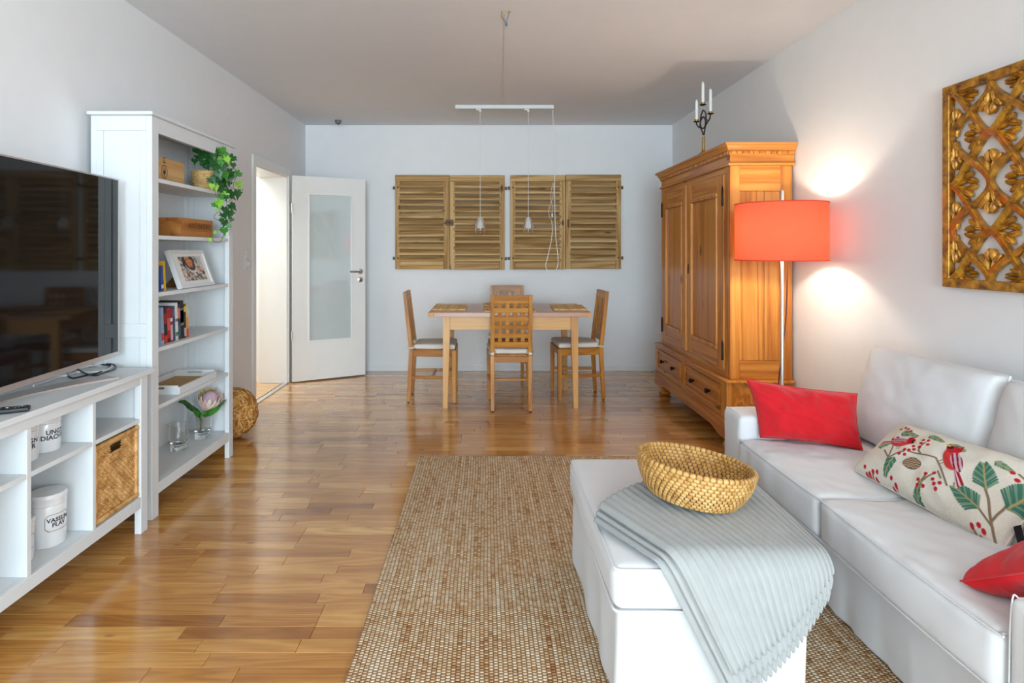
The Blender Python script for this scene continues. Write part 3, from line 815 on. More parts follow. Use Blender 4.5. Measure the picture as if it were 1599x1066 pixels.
for y in (ly0 + 0.012, ly1 - 0.036):
    obj('apron', MB().box(lx0 + 0.0575, lx1 - 0.0575, y, y + 0.024, tz - 0.148, tz - 0.0355), M['table_x'], dt, bevel=0.002)
for x in (lx0 + 0.012, lx1 - 0.036):
    obj('apron', MB().box(x, x + 0.024, ly0 + 0.0575, ly1 - 0.0575, tz - 0.148, tz - 0.0355), M['table_y'], dt, bevel=0.002)

# placemats
rm = random.Random(3)


def placemat(cx, cy, w, d, label, first=[None]):
    if first[0] is None:
        t = thing('placemat', label, 'placemat', (cx, cy, tz), 'reed placemats on the table')
        n = 13
        for k in range(n):
            y = -d / 2 + d * (k + 0.5) / n
            mb = MB(); m = 16
            pts = [(-w / 2 + w * i / m, y + 0.0015 * math.sin(i * 1.7 + k), 0.0065 + 0.0025 * (1 if (i + k) % 2 else -1)) for i in range(m + 1)]
            mb.tube(pts, 0.0035, 6, sx=4.2)
            obj('reed_row', mb, M['mat'], t, local=True, smooth=True)
        obj('woven_base', MB().box(-w / 2, w / 2, -d / 2, d / 2, 0.0004, 0.005), M['mat'], t, local=True)
        fr_ = MB().tube([(-w / 2, -d / 2, .006), (w / 2, -d / 2, .006), (w / 2, d / 2, .006), (-w / 2, d / 2, .006)], 0.0058, 6, closed=True)
        obj('woven_border', fr_, M['mat'], t, local=True, smooth=True)
        first[0] = t; return t
    c = copy_tree(first[0]); c.location = (cx, cy, tz); c['label'] = label; return c


pm1 = placemat(-0.315, 5.19, 0.27, 0.42, 'woven reed placemat on the table end toward the door')
pm2 = placemat(0.70, 5.19, 0.27, 0.42, 'woven reed placemat on the table end toward the wardrobe'); pm2.rotation_euler = (0, 0, -0.03)
pm3 = placemat(0.185, 4.965, 0.27, 0.42, 'woven reed placemat half hidden by the near chair back'); pm3.rotation_euler = (0, 0, PI / 2 + 0.02)
pm4 = placemat(0.185, 5.45, 0.27, 0.42, 'woven reed placemat before the chair at the shutter wall'); pm4.rotation_euler = (0, 0, PI / 2)


# chairs: local frame, front toward +y
def make_chair(label):
    t = thing('dining_chair', label, 'chair', (0, 0, 0), 'lattice-back chairs around the dining table')
    L = dict(local=True)
    yb = lambda z: -0.185 + (-0.02 if z < 0.40 else 0) - (max(0, z - 0.44) * 0.11) + (0.44 - z) * (-0.045 if z < 0.44 else 0)
    for s in (-1, 1):
        m = MB(); xo = s * 0.149
        zs = [(0.008, 0.013), (0.44, 0.017), (0.925, 0.014)]
        y0, y1, y2 = -0.203, -0.180, -0.235
        m.leg((xo, y0), (0.015, 0.014), (xo, y1), (0.0165, 0.018), 0.008, 0.44)
        m.leg((xo, y1), (0.0165, 0.018), (xo, y2), (0.0155, 0.0125), 0.44, 0.925)
        obj('back_leg', m, M['teak_z'], t, bevel=0.002, **L)
        m = MB().leg((s * 0.178, 0.182), (0.0145, 0.0145), (s * 0.176, 0.180), (0.0185, 0.0185), 0.008, 0.437)
        obj('front_leg', m, M['teak_z'], t, bevel=0.002, **L)
        for (gx, gy) in ((s * 0.149, -0.203), (s * 0.178, 0.182)):
            obj('foot_glide', MB().lathe([(0, 0), (0.009, 0), (0.011, 0.003), (0.011, 0.009), (0, 0.009)], 10, (gx, gy, 0)), M['bronze'] if gy < 0 else M['steel'], t, smooth=True, **L)
        obj('seat_rail', MB().bar((s * 0.152, -0.162, 0.4125), (s * 0.178, 0.162, 0.4125), 0.022, 0.048), M['teak_y'], t, bevel=0.002, **L)
        obj('stretcher', MB().bar((s * 0.150, -0.180, 0.212), (s * 0.177, 0.170, 0.212), 0.020, 0.026), M['teak_y'], t, bevel=0.002, **L)
    obj('stretcher', MB().bar((-0.160, 0.0, 0.213), (0.160, 0.0, 0.213), 0.022, 0.018), M['teak_x'], t, bevel=0.002, **L)
    obj('seat_rail', MB().box(-0.1575, 0.1575, 0.168, 0.190, 0.389, 0.436), M['teak_x'], t, bevel=0.002, **L)
    obj('seat_rail', MB().box(-0.1325, 0.1325, -0.190, -0.168, 0.389, 0.436), M['teak_x'], t, bevel=0.002, **L)
    obj('seat_board', MB().hexa([(-0.165, -0.165, 0.4365), (0.165, -0.165, 0.4365), (0.195, 0.198, 0.4365), (-0.195, 0.198, 0.4365)], [(-0.165, -0.165, 0.447), (0.165, -0.165, 0.447), (0.195, 0.198, 0.447), (-0.195, 0.198, 0.447)]), M['teak_y'], t, bevel=0.002, **L)
    yy = lambda z: -0.180 - 0.055 * (z - 0.44) / 0.485
    hw = 0.1335

    def brd(name, x0, x1, z0, z1, th_, dy, mt):
        a, b = yy(z0) + dy, yy(z1) + dy
        m = MB().hexa([(x0, a - th_, z0), (x1, a - th_, z0), (x1, a + th_, z0), (x0, a + th_, z0)], [(x0, b - th_, z1), (x1, b - th_, z1), (x1, b + th_, z1), (x0, b + th_, z1)])
        obj(name, m, mt, t, bevel=0.0015, **L)
    brd('top_rail', -hw, hw, 0.860, 0.925, 0.010, 0, M['teak_x'])
    brd('bottom_rail', -hw, hw, 0.505, 0.552, 0.010, 0, M['teak_x'])
    for z0 in (0.787, 0.7195, 0.652, 0.586): brd('lattice_slat', -hw, hw, z0, z0 + 0.0355, 0.0042, -0.0042, M['teak_x'])
    for x in (-0.0905, -0.031, 0.0295, 0.0895): brd('lattice_slat', x - 0.0155, x + 0.0155, 0.5525, 0.8595, 0.0042, 0.0045, M['teak_z'])
    cu = MB().rbox(-0.178, 0.178, -0.158, 0.192, 0.448, 0.492, 0.016, 12, (0.004, 0.004, 0.006), 0.003, 9, fn=lambda p: Vector((p.x * (1 + 0.11 * (p.y / 0.19)), p.y, p.z)))
    obj('seat_cushion', cu, M['seat'], t, smooth=True, **L)
    for s in (-1, 1):
        m = MB().tube([(s * 0.12, -0.150, 0.466), (s * 0.126, -0.170, 0.464), (s * 0.142, -0.206, 0.460), (s * 0.158, -0.209, 0.458), (s * 0.170, -0.190, 0.458), (s * 0.171, -0.166, 0.460), (s * 0.168, -0.150, 0.464)], 0.012, 8, sx=0.35)
        obj('cushion_tie', m, M['seat'], t, smooth=True, **L)
    return t


ch = make_chair('lattice-back wooden chair at the near long side of the table, its back turned')
ch.location = (0.195, 4.755 + 0.203, 0)
c2 = copy_tree(ch); c2.location = (0.195 + 0.01, 5.80, 0); c2.rotation_euler = (0, 0, PI); c2['label'] = 'lattice-back wooden chair between the table and the shutter wall'
c3 = copy_tree(ch); c3.location = (-0.455, 5.20, 0); c3.rotation_euler = (0, 0, -PI / 2 + 0.01); c3['label'] = 'lattice-back wooden chair at the table end toward the open door'
c4 = copy_tree(ch); c4.location = (0.785, 5.275, 0); c4.rotation_euler = (0, 0, PI / 2 + 0.06); c4['label'] = 'lattice-back wooden chair at the table end toward the wardrobe'

# ------------------------------------------------------------------ wardrobe
WF, WB, WY0, WY1 = 1.548, 1.945, 3.83, 5.33      # body front, back, near and far sides
BF, BY0, BY1 = 1.522, 3.803, 5.40                # wider base
wr = thing('pine_wardrobe', 'tall honey pine wardrobe with two panelled doors beside the floor lamp', 'wardrobe', (1.735, 4.6, 0))
# feet
for (x, y) in ((BF + 0.055, BY0 + 0.07), (BF + 0.055, BY1 - 0.07), (WB - 0.06, BY0 + 0.07), (WB - 0.06, BY1 - 0.07)):
    obj('bun_foot', MB().lathe([(0, 0.0), (0.036, 0.0), (0.050, 0.010), (0.056, 0.026), (0.050, 0.042), (0.036, 0.050), (0.040, 0.056), (0.050, 0.062), (0.052, 0.0795), (0, 0.0795)], 18, (x, y, 0)), M['pine_x'], wr, smooth=True)
# plinth with its shallow arched front edge
m = MB()
N_ = 24


def plf(u):
    e = min(u, 1 - u) * (BY1 - BY0)
    return 0.080 + 0.03 * max(0.0, min(1.0, (e - 0.16) / 0.10)) ** 0.7


for i in range(N_):
    u0, u1 = i / N_, (i + 1) / N_; ya, yb_ = BY0 - 0.012 + (BY1 - BY0 + 0.024) * u0, BY0 - 0.012 + (BY1 - BY0 + 0.024) * u1
    m.hexa([(BF - 0.012, ya, plf(u0)), (BF + 0.018, ya, plf(u0)), (BF + 0.018, yb_, plf(u1)), (BF - 0.012, yb_, plf(u1))],
           [(BF - 0.012, ya, 0.205), (BF + 0.018, ya, 0.205), (BF + 0.018, yb_, 0.205), (BF - 0.012, yb_, 0.205)])
obj('plinth', m, M['pine_y'], wr)
m = MB().box(BF + 0.0182, WB, BY0 - 0.012, BY0 + 0.012, 0.080, 0.205)
obj('plinth', m, M['pine_x'], wr, bevel=0.003)
# base case with side panel frame
b_ = MB().box(BF + 0.003, WB, BY0 + 0.006, BY1 - 0.004, 0.1, 0.44)
obj('base_case', b_, M['pine_y'], wr)
obj('base_stile', MB().box(BF, BF + 0.045, BY0, BY0 + 0.02, 0.2055, 0.437), M['pine_z'], wr, bevel=0.002)
obj('base_stile', MB().box(WB - 0.05, WB, BY0, BY0 + 0.02, 0.2055, 0.437), M['pine_z'], wr, bevel=0.002)
obj('base_rail', MB().box(BF + 0.0455, WB - 0.0505, BY0, BY0 + 0.02, 0.2055, 0.262), M['pine_x'], wr, bevel=0.002)
mid = (BY0 + BY1) / 2 + 0.03
for y0, y1 in ((BY0, BY0 + 0.095), (mid - 0.045, mid + 0.045), (BY1 - 0.085, BY1)):
    obj('base_stile', MB().box(BF - 0.006, BF + 0.003, y0, y1, 0.2055, 0.437), M['pine_z'], wr, bevel=0.002)
for y0, y1 in ((BY0 + 0.0955, mid - 0.0455), (mid + 0.0455, BY1 - 0.0855)):
    obj('base_rail', MB().box(BF - 0.006, BF + 0.003, y0, y1, 0.410, 0.437), M['pine_y'], wr, bevel=0.002)
    obj('base_rail', MB().box(BF - 0.006, BF + 0.003, y0, y1, 0.2055, 0.240), M['pine_y'], wr, bevel=0.002)
    d = obj('drawer', MB().box(BF - 0.010, BF + 0.0025, y0 + 0.004, y1 - 0.004, 0.244, 0.406), M['pine_y'], wr, bevel=0.003)
    mo = MB()
    for (a, b, c, e) in ((y0 + 0.004, y1 - 0.004, 0.394, 0.406), (y0 + 0.004, y1 - 0.004, 0.244, 0.256), (y0 + 0.004, y0 + 0.016, 0.256, 0.394), (y1 - 0.016, y1 - 0.004, 0.256, 0.394)):
        mo.box(BF - 0.020, BF - 0.0105, a, b, c, e)
    obj('moulding', mo, M['pine_y'], d, bevel=0.003)
    for ky in (y0 + (y1 - y0) * 0.27, y0 + (y1 - y0) * 0.73):
        obj('knob', MB().lathe([(0, 0.034), (0.012, 0.033), (0.018, 0.026), (0.016, 0.017), (0.008, 0.010), (0.009, 0.0), (0, 0)], 14, (BF - 0.0105, ky, 0.325), Matrix.Rotation(-PI / 2, 3, 'Y')), M['bronze'], d, smooth=True)
# ledge moulding on top of the base
obj('ledge', MB().box(BF - 0.016, WB, BY0 - 0.014, BY1 + 0.008, 0.4375, 0.454), M['pine_y'], wr, bevel=0.005)
# body core
obj('body_case', MB().box(WF + 0.022, WB, WY0 + 0.022, WY1, 0.4545, 1.86), M['pine_z'], wr)
# near side: stiles, rails, boards
zs0, zs1 = 0.4545, 1.815
obj('side_stile', MB().box(WF, WF + 0.062, WY0, WY0 + 0.022, zs0, zs1), M['pine_z'], wr, bevel=0.002)
obj('side_stile', MB().box(WB - 0.075, WB, WY0, WY0 + 0.022, zs0, zs1), M['pine_z'], wr, bevel=0.002)
obj('side_rail', MB().box(WF + 0.0625, WB - 0.0755, WY0, WY0 + 0.022, 1.655, zs1), M['pine_x'], wr, bevel=0.002)
obj('side_rail', MB().box(WF + 0.0625, WB - 0.0755, WY0, WY0 + 0.022, zs0, 0.575), M['pine_x'], wr, bevel=0.002)
xa, xb = WF + 0.0625, WB - 0.0755; xm = xa + (xb - xa) * 0.615
for a, b in ((xa, xm - 0.0012), (xm + 0.0012, xb)):
    obj('side_board', MB().box(a, b, WY0 + 0.008, WY0 + 0.0218, 0.5755, 1.6545), M['pine_z'], wr, bevel=0.0015)
# front frame
obj('front_stile', MB().box(WF, WF + 0.0218, WY0 + 0.0225, WY0 + 0.082, zs0, zs1), M['pine_z'], wr, bevel=0.002)
obj('front_stile', MB().box(WF, WF + 0.0218, WY1 - 0.06, WY1, zs0, zs1), M['pine_z'], wr, bevel=0.002)
obj('front_rail', MB().box(WF, WF + 0.0218, WY0 + 0.0825, WY1 - 0.0605, 1.775, zs1), M['pine_y'], wr, bevel=0.002)
obj('front_rail', MB().box(WF, WF + 0.0218, WY0 + 0.0825, WY1 - 0.0605, zs0, 0.503), M['pine_y'], wr, bevel=0.002)
dm = 4.634
for y0, y1, hs in ((WY0 + 0.084, dm - 0.003, -1), (dm + 0.003, WY1 - 0.062, 1)):
    d = obj('door', MB().box(WF + 0.006, WF + 0.0215, y0 + 0.09, y1 - 0.09, 0.61, 1.665), M['pine_z'], wr)
    for a, b in ((y0, y0 + 0.105), (y1 - 0.105, y1)): obj('door_stile', MB().box(WF - 0.010, WF + 0.0215, a, b, 0.506, 1.772), M['pine_z'], d, bevel=0.003)
    for a, b in ((0.506, 0.622), (1.652, 1.772)): obj('door_rail', MB().box(WF - 0.010, WF + 0.0215, y0 + 0.1055, y1 - 0.1055, a, b), M['pine_y'], d, bevel=0.003)
    # raised bolection moulding around the panel
    mo = MB(); ya, yb_, za, zb = y0 + 0.098, y1 - 0.098, 0.614, 1.660
    for (a, b, c, e) in ((ya, yb_, zb - 0.030, zb), (ya, yb_, za, za + 0.030), (ya, ya + 0.030, za + 0.030, zb - 0.030), (yb_ - 0.030, yb_, za + 0.030, zb - 0.030)):
        mo.box(WF - 0.021, WF + 0.004, a, b, c, e)
    obj('moulding', mo, M['pine_z'], d, bevel=0.007)
    obj('door_panel', MB().box(WF - 0.002, WF + 0.0055, ya + 0.0305, yb_ - 0.0305, za + 0.0305, zb - 0.0305), M['pine_z'], d, bevel=0.002)
    hy_ = y0 + 0.0 if hs < 0 else y1
    for hz_ in (0.62, 1.62):
        obj('hinge', MB().lathe([(0, hz_ - 0.055), (0.007, hz_ - 0.055), (0.007, hz_ + 0.055), (0.003, hz_ + 0.075), (0, hz_ + 0.075)], 10, (WF - 0.016, hy_ - (0.001 if hs < 0 else -0.001), 0)), M['bronze'], d, smooth=True)
obj('cover_strip', MB().tube([(WF - 0.012, dm, 0.506), (WF - 0.012, dm, 1.772)], 0.011, 8), M['pine_z'], wr, smooth=True)
obj('keyhole_plate', MB().rbox(WF - 0.0135, WF - 0.0105, dm - 0.052, dm - 0.034, 1.10, 1.17, 0.0014, 6), M['bronze'], wr)


# cornice: a moulded profile run around front and near side
def mould(prof, name, zmat='y'):
    # prof: list of (out, z), closed polygon; mitred at the near front corner
    mb = MB(); n = len(prof)
    far = [(WF - o_, WY1 + o_ * 0.9, z) for o_, z in prof]; cor = [(WF - o_, WY0 - o_, z) for o_, z in prof]; bk = [(WB + 0.012, WY0 - o_, z) for o_, z in prof]
    res = None
    for A_, B_, mt in ((far, cor, 'y'), (cor, bk, 'x')):
        mb = MB(); F = [(k, (k + 1) % n, n + (k + 1) % n, n + k) for k in range(n)] + [tuple(reversed(range(n))), tuple(n + k for k in range(n))]
        mb.add(A_ + B_, F); o = obj(name, mb, M['pine_' + mt], wr); res = res or o
    return res


mould([(-0.03, 1.8155), (0.010, 1.8155), (0.014, 1.822), (0.014, 1.832), (0.004, 1.838), (-0.03, 1.838)], 'astragal')
mould([(-0.03, 1.8385), (0.0, 1.8385), (0.0, 1.882), (-0.03, 1.882)], 'frieze')
co_ = mould([(-0.03, 1.8825), (0.004, 1.8825), (0.006, 1.889), (0.006, 1.907), (0.020, 1.910), (0.024, 1.922), (0.034, 1.940), (0.044, 1.944), (0.046, 1.9575), (-0.03, 1.9575)], 'cornice')
dn = MB()
nf = 42
for k in range(nf):
    y = WY0 + (WY1 - WY0) * (k + 0.5) / nf; dn.box(WF - 0.0175, WF - 0.0062, y - 0.011, y + 0.011, 1.889, 1.9065)
for k in range(11):
    x = WF + (WB - WF) * (k + 0.4) / 11; dn.box(x - 0.011, x + 0.011, WY0 - 0.0175, WY0 - 0.0062, 1.889, 1.9065)
tag(obj('dentils', dn, M['pine_z'], co_), kind='stuff')
obj('roof_board', MB().box(WF + 0.03, WB, WY0 + 0.03, WY1, 1.86, 1.95), M['pine_y'], wr)

# ------------------------------------------------------------------ candelabrum on the wardrobe
KY = 4.26; KX = P(1098.5, 0, KY).x; KZ = 1.9578
B = lambda px, py: P(px, py, KY)
cd = thing('candelabrum', 'three-armed brass candelabrum standing on top of the wardrobe', 'candelabrum', (KX, KY, KZ))
obj('base', MB().lathe([(0, 0), (0.032, 0), (0.032, 0.005), (0.016, 0.012), (0.010, 0.03), (0, 0.03)], 20, (KX, KY, KZ)), M['brass'], cd, smooth=True)
zst = B(1098, 213).z
obj('stem', MB().lathe([(0, KZ + 0.012), (0.010, KZ + 0.012), (0.0085, zst), (0, zst)], 14, (KX, KY, 0)), M['brass'], cd, smooth=True)
px_ = lambda a, b: (1070 + a * 0.1313, 110 + b * 0.1313)
V_ = lambda a, b, dy=0.0: B(*px_(a, b)) + Vector((0, dy, 0))
for pts in ([(215, 770), (200, 720), (180, 670), (182, 590), (190, 530), (212, 470)], [(222, 770), (232, 700), (245, 630), (248, 560), (240, 500), (212, 470)]):
    obj('branch', MB().tube(smoothpts([V_(*p) for p in pts], 4), 0.0052, 8), M['bronze'], cd, smooth=True)
obj('ring', MB().tube([V_(212 + 30 * math.cos(a), 620 + 68 * math.sin(a), 0.004) for a in [2 * PI * k / 24 for k in range(24)]], 0.0042, 8, closed=True), M['bronze'], cd, smooth=True)
obj('branch', MB().tube(smoothpts([V_(190, 688), (V_(155, 670)), V_(136, 640), V_(133, 612)], 4), 0.0046, 8), M['bronze'], cd, smooth=True)
obj('branch', MB().tube(smoothpts([V_(170, 670), V_(185, 600), V_(215, 550), V_(245, 575), V_(275, 600)], 4), 0.0042, 8), M['bronze'], cd, smooth=True)
obj('branch', MB().tube(smoothpts([V_(238, 665), V_(262, 620), V_(292, 570), V_(300, 520)], 4), 0.0046, 8), M['bronze'], cd, smooth=True)
for (a, b, top, lab) in ((135, 612, 335, 'white candle in the candelabrum arm toward the shutters, standing lowest'), (210, 412, 120, 'white candle in the middle of the candelabrum, standing highest'), (300, 518, 200, 'white candle in the candelabrum arm toward the sofa wall, at middle height')):
    p = V_(a, b); tpz = V_(a, top).z
    obj('drip_pan', MB().lathe([(0, -0.004), (0.012, -0.003), (0.0235, 0.002), (0.0235, 0.004), (0.012, 0.002), (0, 0.0025)], 16, p), M['bronze'], cd, smooth=True)
    obj('candle_cup', MB().lathe([(0, 0.003), (0.013, 0.003), (0.0135, 0.018), (0.0115, 0.018), (0.0112, 0.006), (0, 0.006)], 16, p), M['brass'], cd, smooth=True)
    cz = p.z + 0.0065
    k_ = thing('candle', lab, 'candle', (p.x, p.y, cz), 'candles in the candelabrum')
    hgt = tpz - 0.012 - cz
    obj('wax', MB().lathe([(0, 0), (0.0105, 0), (0.0098, hgt - 0.012), (0.006, hgt - 0.002), (0, hgt)], 14, (p.x, p.y, cz)), M['wax'], k_, smooth=True)
    obj('wick', MB().tube([(p.x, p.y, tpz - 0.014), (p.x + 0.001, p.y, tpz)], 0.0012, 6), M['wax'], k_)

# ------------------------------------------------------------------ floor lamp with coral drum shade
lx, ly = LAMP
lp = thing('floor_lamp', 'lit floor lamp with a coral drum shade beside the wardrobe', 'lamp', (lx, ly, 0))
obj('base', MB().lathe([(0, 0), (0.135, 0), (0.14, 0.004), (0.14, 0.018), (0.136, 0.022), (0.015, 0.026), (0, 0.026)], 36, (lx, ly, 0)), M['alu'], lp, smooth=True)
PXO = 0.0
obj('pole', MB().lathe([(0, 0.02), (0.0085, 0.02), (0.0085, 1.608), (0.006, 1.614), (0, 1.614)], 14, (lx - 0.006, ly - 0.03, 0)), M['alu'], lp, smooth=True)
SR, SZ0, SZ1 = 0.241, 1.222, 1.540
sh = MB()
NS = 72
V = []; F = []
for i, (r, z) in enumerate(((SR, SZ0), (SR, SZ1), (SR - 0.0025, SZ1), (SR - 0.0025, SZ0))):
    for k in range(NS):
        a = 2 * PI * k / NS; V.append((lx + r * math.cos(a), ly + r * math.sin(a), z))
for i in range(4):
    j = (i + 1) % 4
    for k in range(NS): F.append((i * NS + k, i * NS + (k + 1) % NS, j * NS + (k + 1) % NS, j * NS + k))
# single wall of fabric: keep the outer skin only so that light passes it once
sh.add(V[:2 * NS], F[:NS])
so_ = obj('lamp_shade', sh, M['shade'], lp, smooth=True)
ln_ = MB(); ln_.lathe([(SR - 0.003, SZ0 + 0.001), (SR - 0.003, SZ1 - 0.001)], NS, (lx, ly, 0)); ln_.F = ln_.F[:NS]
obj('lining', ln_, M['lining'], so_, smooth=True)
for z in (SZ0, SZ1):
    obj('rim', MB().tube([(lx + SR * math.cos(2 * PI * k / NS), ly + SR * math.sin(2 * PI * k / NS), z) for k in range(NS)], 0.003, 6, closed=True), M['shade'], so_, smooth=True)
sp = MB()
for k in range(3):
    a = 2 * PI * k / 3 + 0.5; sp.tube([(lx, ly, 1.44), (lx + (SR - 0.003) * math.cos(a), ly + (SR - 0.003) * math.sin(a), 1.53)], 0.0022, 6)
obj('spider', sp, M['alu'], lp, smooth=True)
obj('lamp_socket', MB().lathe([(0, 0.0), (0.018, 0.0), (0.018, 0.05), (0, 0.05)], 14, (lx, ly, 1.425)), M['white'], lp, smooth=True)
cd_ = [P(1229.5, 404, ly + 0.02), P(1229, 450, ly + 0.02), P(1227, 500, ly + 0.02), P(1222, 545, ly + 0.0), P(1217.5, 580, ly - 0.01), P(1215.5, 605, ly - 0.01), P(1214, 660, ly - 0.02)]
cd_ = [Vector((lx + 0.02, ly, 1.425))] + cd_ + [Vector((lx - 0.02, ly - 0.05, 0.03))]
obj('power_cord', MB().tube(smoothpts(cd_, 5), 0.0035, 6), M['cord'], lp, smooth=True)

# ------------------------------------------------------------------ carved gilt panel on the right wall
CY1, CZ1, CSZ = 2.556, 1.966, 0.842           # edge toward the wardrobe, top, size
cp = thing('carved_panel', 'square carved gilt openwork panel hanging on the wall above the sofa', 'wall panel', (XR - 0.02, CY1 - CSZ / 2, CZ1 - CSZ))
FW_ = 0.036; PP = (CSZ - 2 * FW_) / 2
W3 = lambda s, z, d: Vector((XR - d, CY1 - FW_ - s, CZ1 - FW_ - z))     # s to the right, z downward, d out of the wall
d0, d1_ = 0.004, 0.032


def wbox(mb, s0, s1, z0, z1, a, b):
    mb.box(XR - b, XR - a, CY1 - FW_ - s1, CY1 - FW_ - s0, CZ1 - FW_ - z1, CZ1 - FW_ - z0); return mb


G = 2 * PP
for (s0, s1, z0, z1) in ((-FW_, G + FW_, -FW_, 0), (-FW_, G + FW_, G, G + FW_), (-FW_, 0, 0.0002, G - 0.0002), (G, G + FW_, 0.0002, G - 0.0002)):
    obj('frame_strip', wbox(MB(), s0, s1, z0, z1, d0, d1_), M['gold'], cp, bevel=0.003)
bw = 0.0128


def band(fn):
    n = 64; mb = MB(); V = []; F = []
    for i in range(n + 1):
        t_ = i / n; e = 1e-3
        s, z, d = fn(t_); s2, z2, _ = fn(min(1, t_ + e)); s1_, z1_, _ = fn(max(0, t_ - e))
        tx, tz_ = s2 - s1_, z2 - z1_; L_ = math.hypot(tx, tz_); nx, nz = -tz_ / L_, tx / L_
        for (o_, dd) in ((-1, 0.0), (-1, 0.019), (-0.75, 0.0205), (0.75, 0.0165), (1, 0.0150), (1, 0.0)):
            q = W3(min(G + 0.003, max(-0.003, s + nx * bw * o_)), min(G + 0.003, max(-0.003, z + nz * bw * o_)), d0 + d + dd); V.append(q)
    for i in range(n):
        for k in range(6): F.append((i * 6 + k, i * 6 + (k + 1) % 6, (i + 1) * 6 + (k + 1) % 6, (i + 1) * 6 + k))
    F += [tuple(range(6)), tuple(n * 6 + k for k in reversed(range(6)))]
    mb.add(V, F); return mb


for k in range(4):
    sg = 1 if k % 2 == 0 else -1
    c_ = PP / 4 + k * PP / 2
    obj('carved_band', band(lambda t_, c_=c_, sg=sg: (c_ + sg * PP / 4 * math.cos(4 * PI * t_), t_ * G, 0.0045 + 0.0045 * math.cos(8 * PI * t_ + PI * 0.5))), M['gold'], cp, smooth=True, ang=30)
    obj('carved_band', band(lambda t_, c_=c_, sg=sg: (t_ * G, c_ - sg * PP / 4 * math.cos(4 * PI * t_), 0.0045 - 0.0045 * math.cos(8 * PI * t_ + PI * 0.5))), M['gold'], cp, smooth=True, ang=30)
# acanthus leaf: seven ridged lobes fanning from the base, slit in the middle; local x = along, y = across, z = out
lmb = MB()


def lobe(px0, py0, ang, ln, wd, hgt, curve):
    nu, nv = 6, 7; V = []; F = []
    for i in range(nu):
        u = i / (nu - 1); a = ang + curve * u
        cx = px0 + ln * u * math.cos(ang + curve * u * 0.5); cy = py0 + ln * u * math.sin(ang + curve * u * 0.5)
        w = wd * (0.42 + 0.62 * math.sin(PI * min(1, u * 0.86 + 0.1)) ** 0.8) * (1 if u < 0.86 else 0.62)
        for j in range(nv):
            v = 2 * j / (nv - 1) - 1
            ht = hgt * (0.35 + 0.65 * math.sin(PI * (0.1 + 0.75 * u))) * (1 - 0.75 * v * v) - 0.35 * hgt * math.exp(-(v / 0.22) ** 2)
            if abs(v) > 0.99: ht = 0.0
            V.append((cx - math.sin(a) * w * v, cy + math.cos(a) * w * v, ht))
    for i in range(nu - 1):
        for j in range(nv - 1): F.append((i * nv + j, (i + 1) * nv + j, (i + 1) * nv + j + 1, i * nv + j + 1))
    b = len(V); V += [(x, y, -0.006) for x, y, z in V[:]]
    ring = [i * nv for i in range(nu)] + [(nu - 1) * nv + j for j in range(1, nv)] + [i * nv + nv - 1 for i in range(nu - 2, -1, -1)] + list(range(nv - 2, 0, -1))
    for a_, c_ in zip(ring, ring[1:] + ring[:1]): F.append((a_, b + a_, b + c_, c_))
    lmb.add(V, F)


for sg in (-1, 1):
    lobe(0.012, 0.004 * sg, sg * 0.34, 0.075, 0.0115, 0.013, -sg * 0.30)
    lobe(0.078, 0.014 * sg, sg * 0.06, 0.044, 0.0130, 0.016, -sg * 0.45)
    lobe(0.062, 0.020 * sg, sg * 0.58, 0.048, 0.0125, 0.015, sg * 0.12)
    lobe(0.044, 0.017 * sg, sg * 1.0, 0.040, 0.0115, 0.014, sg * 0.2)
lob_proto = None
for i in range(5):
    for j in range(5):
        dirs = ((0, 1), (0, -1)) if (i + j) % 2 else ((1, 0), (-1, 0))
        for (dx, dz) in dirs:
            s, z = i * PP / 2, j * PP / 2
            if not (-0.01 < s + dx * PP / 4 < G + 0.01 and -0.01 < z + dz * PP / 4 < G + 0.01): continue
            edge = i in (0, 4) if dx == 0 else j in (0, 4)
            if lob_proto is None:
                lob_proto = obj('carved_leaf', lmb, M['gold'], cp, local=True, origin=False, smooth=True, ang=60); o = lob_proto
            else:
                o = lob_proto.copy(); C.objects.link(o); o.parent = cp
            lx_ = -Vector((0, dx, dz)); ln_ = Vector((-1, 0, 0)); ly_ = ln_.cross(lx_)
            sc = Vector((PP / 0.385 * 1.02, (0.55 if edge else 1.0) * 1.02, 1))
            R = Matrix((lx_, ly_, ln_)).transposed()
            sh_ = Vector((0, 0, 0))
            if edge:
                inward = (0, -1 if i == 0 else 1, 0) if dx == 0 else (0, 0, -1 if j == 0 else 1)
                sh_ = Vector(inward) * 0.022
            o.matrix_local = Matrix.LocRotScale(W3(s, z, 0.013) + sh_ - cp.location, R.to_quaternion(), sc)

# ------------------------------------------------------------------ white console under the TV
KF, KB_, KY0, KY1, KT = -1.556, -1.895, 1.215, 2.762, 0.733
kn = thing('console', 'low white open-shelf console carrying the television', 'console', ((KF + KB_) / 2, (KY0 + KY1) / 2, 0))
obj('top', MB().box(KB_ - 0.006, KF + 0.016, KY0 - 0.028, KY1 + 0.036, KT - 0.022, KT), M['white'], kn, bevel=0.003)
PW = 0.052
for (x0, x1) in ((KF - 0.030, KF), (KB_, KB_ + 0.03)):
    for (y0, y1) in ((KY0, KY0 + PW), (KY1 - PW, KY1)):
        obj('leg', MB().box(x0, x1, y0, y1, 0, KT - 0.0225), M['white'], kn, bevel=0.002)
for y0 in (KY0 + 0.012, KY1 - 0.034): obj('side_panel', MB().box(KB_ + 0.0305, KF - 0.0305, y0, y0 + 0.022, 0.118, KT - 0.0225), M['white'], kn)
obj('front_rail', MB().box(KF - 0.022, KF - 0.001, KY0 + PW + 0.0005, KY1 - PW - 0.0005, 0.672, KT - 0.0225), M['white'], kn, bevel=0.0015)
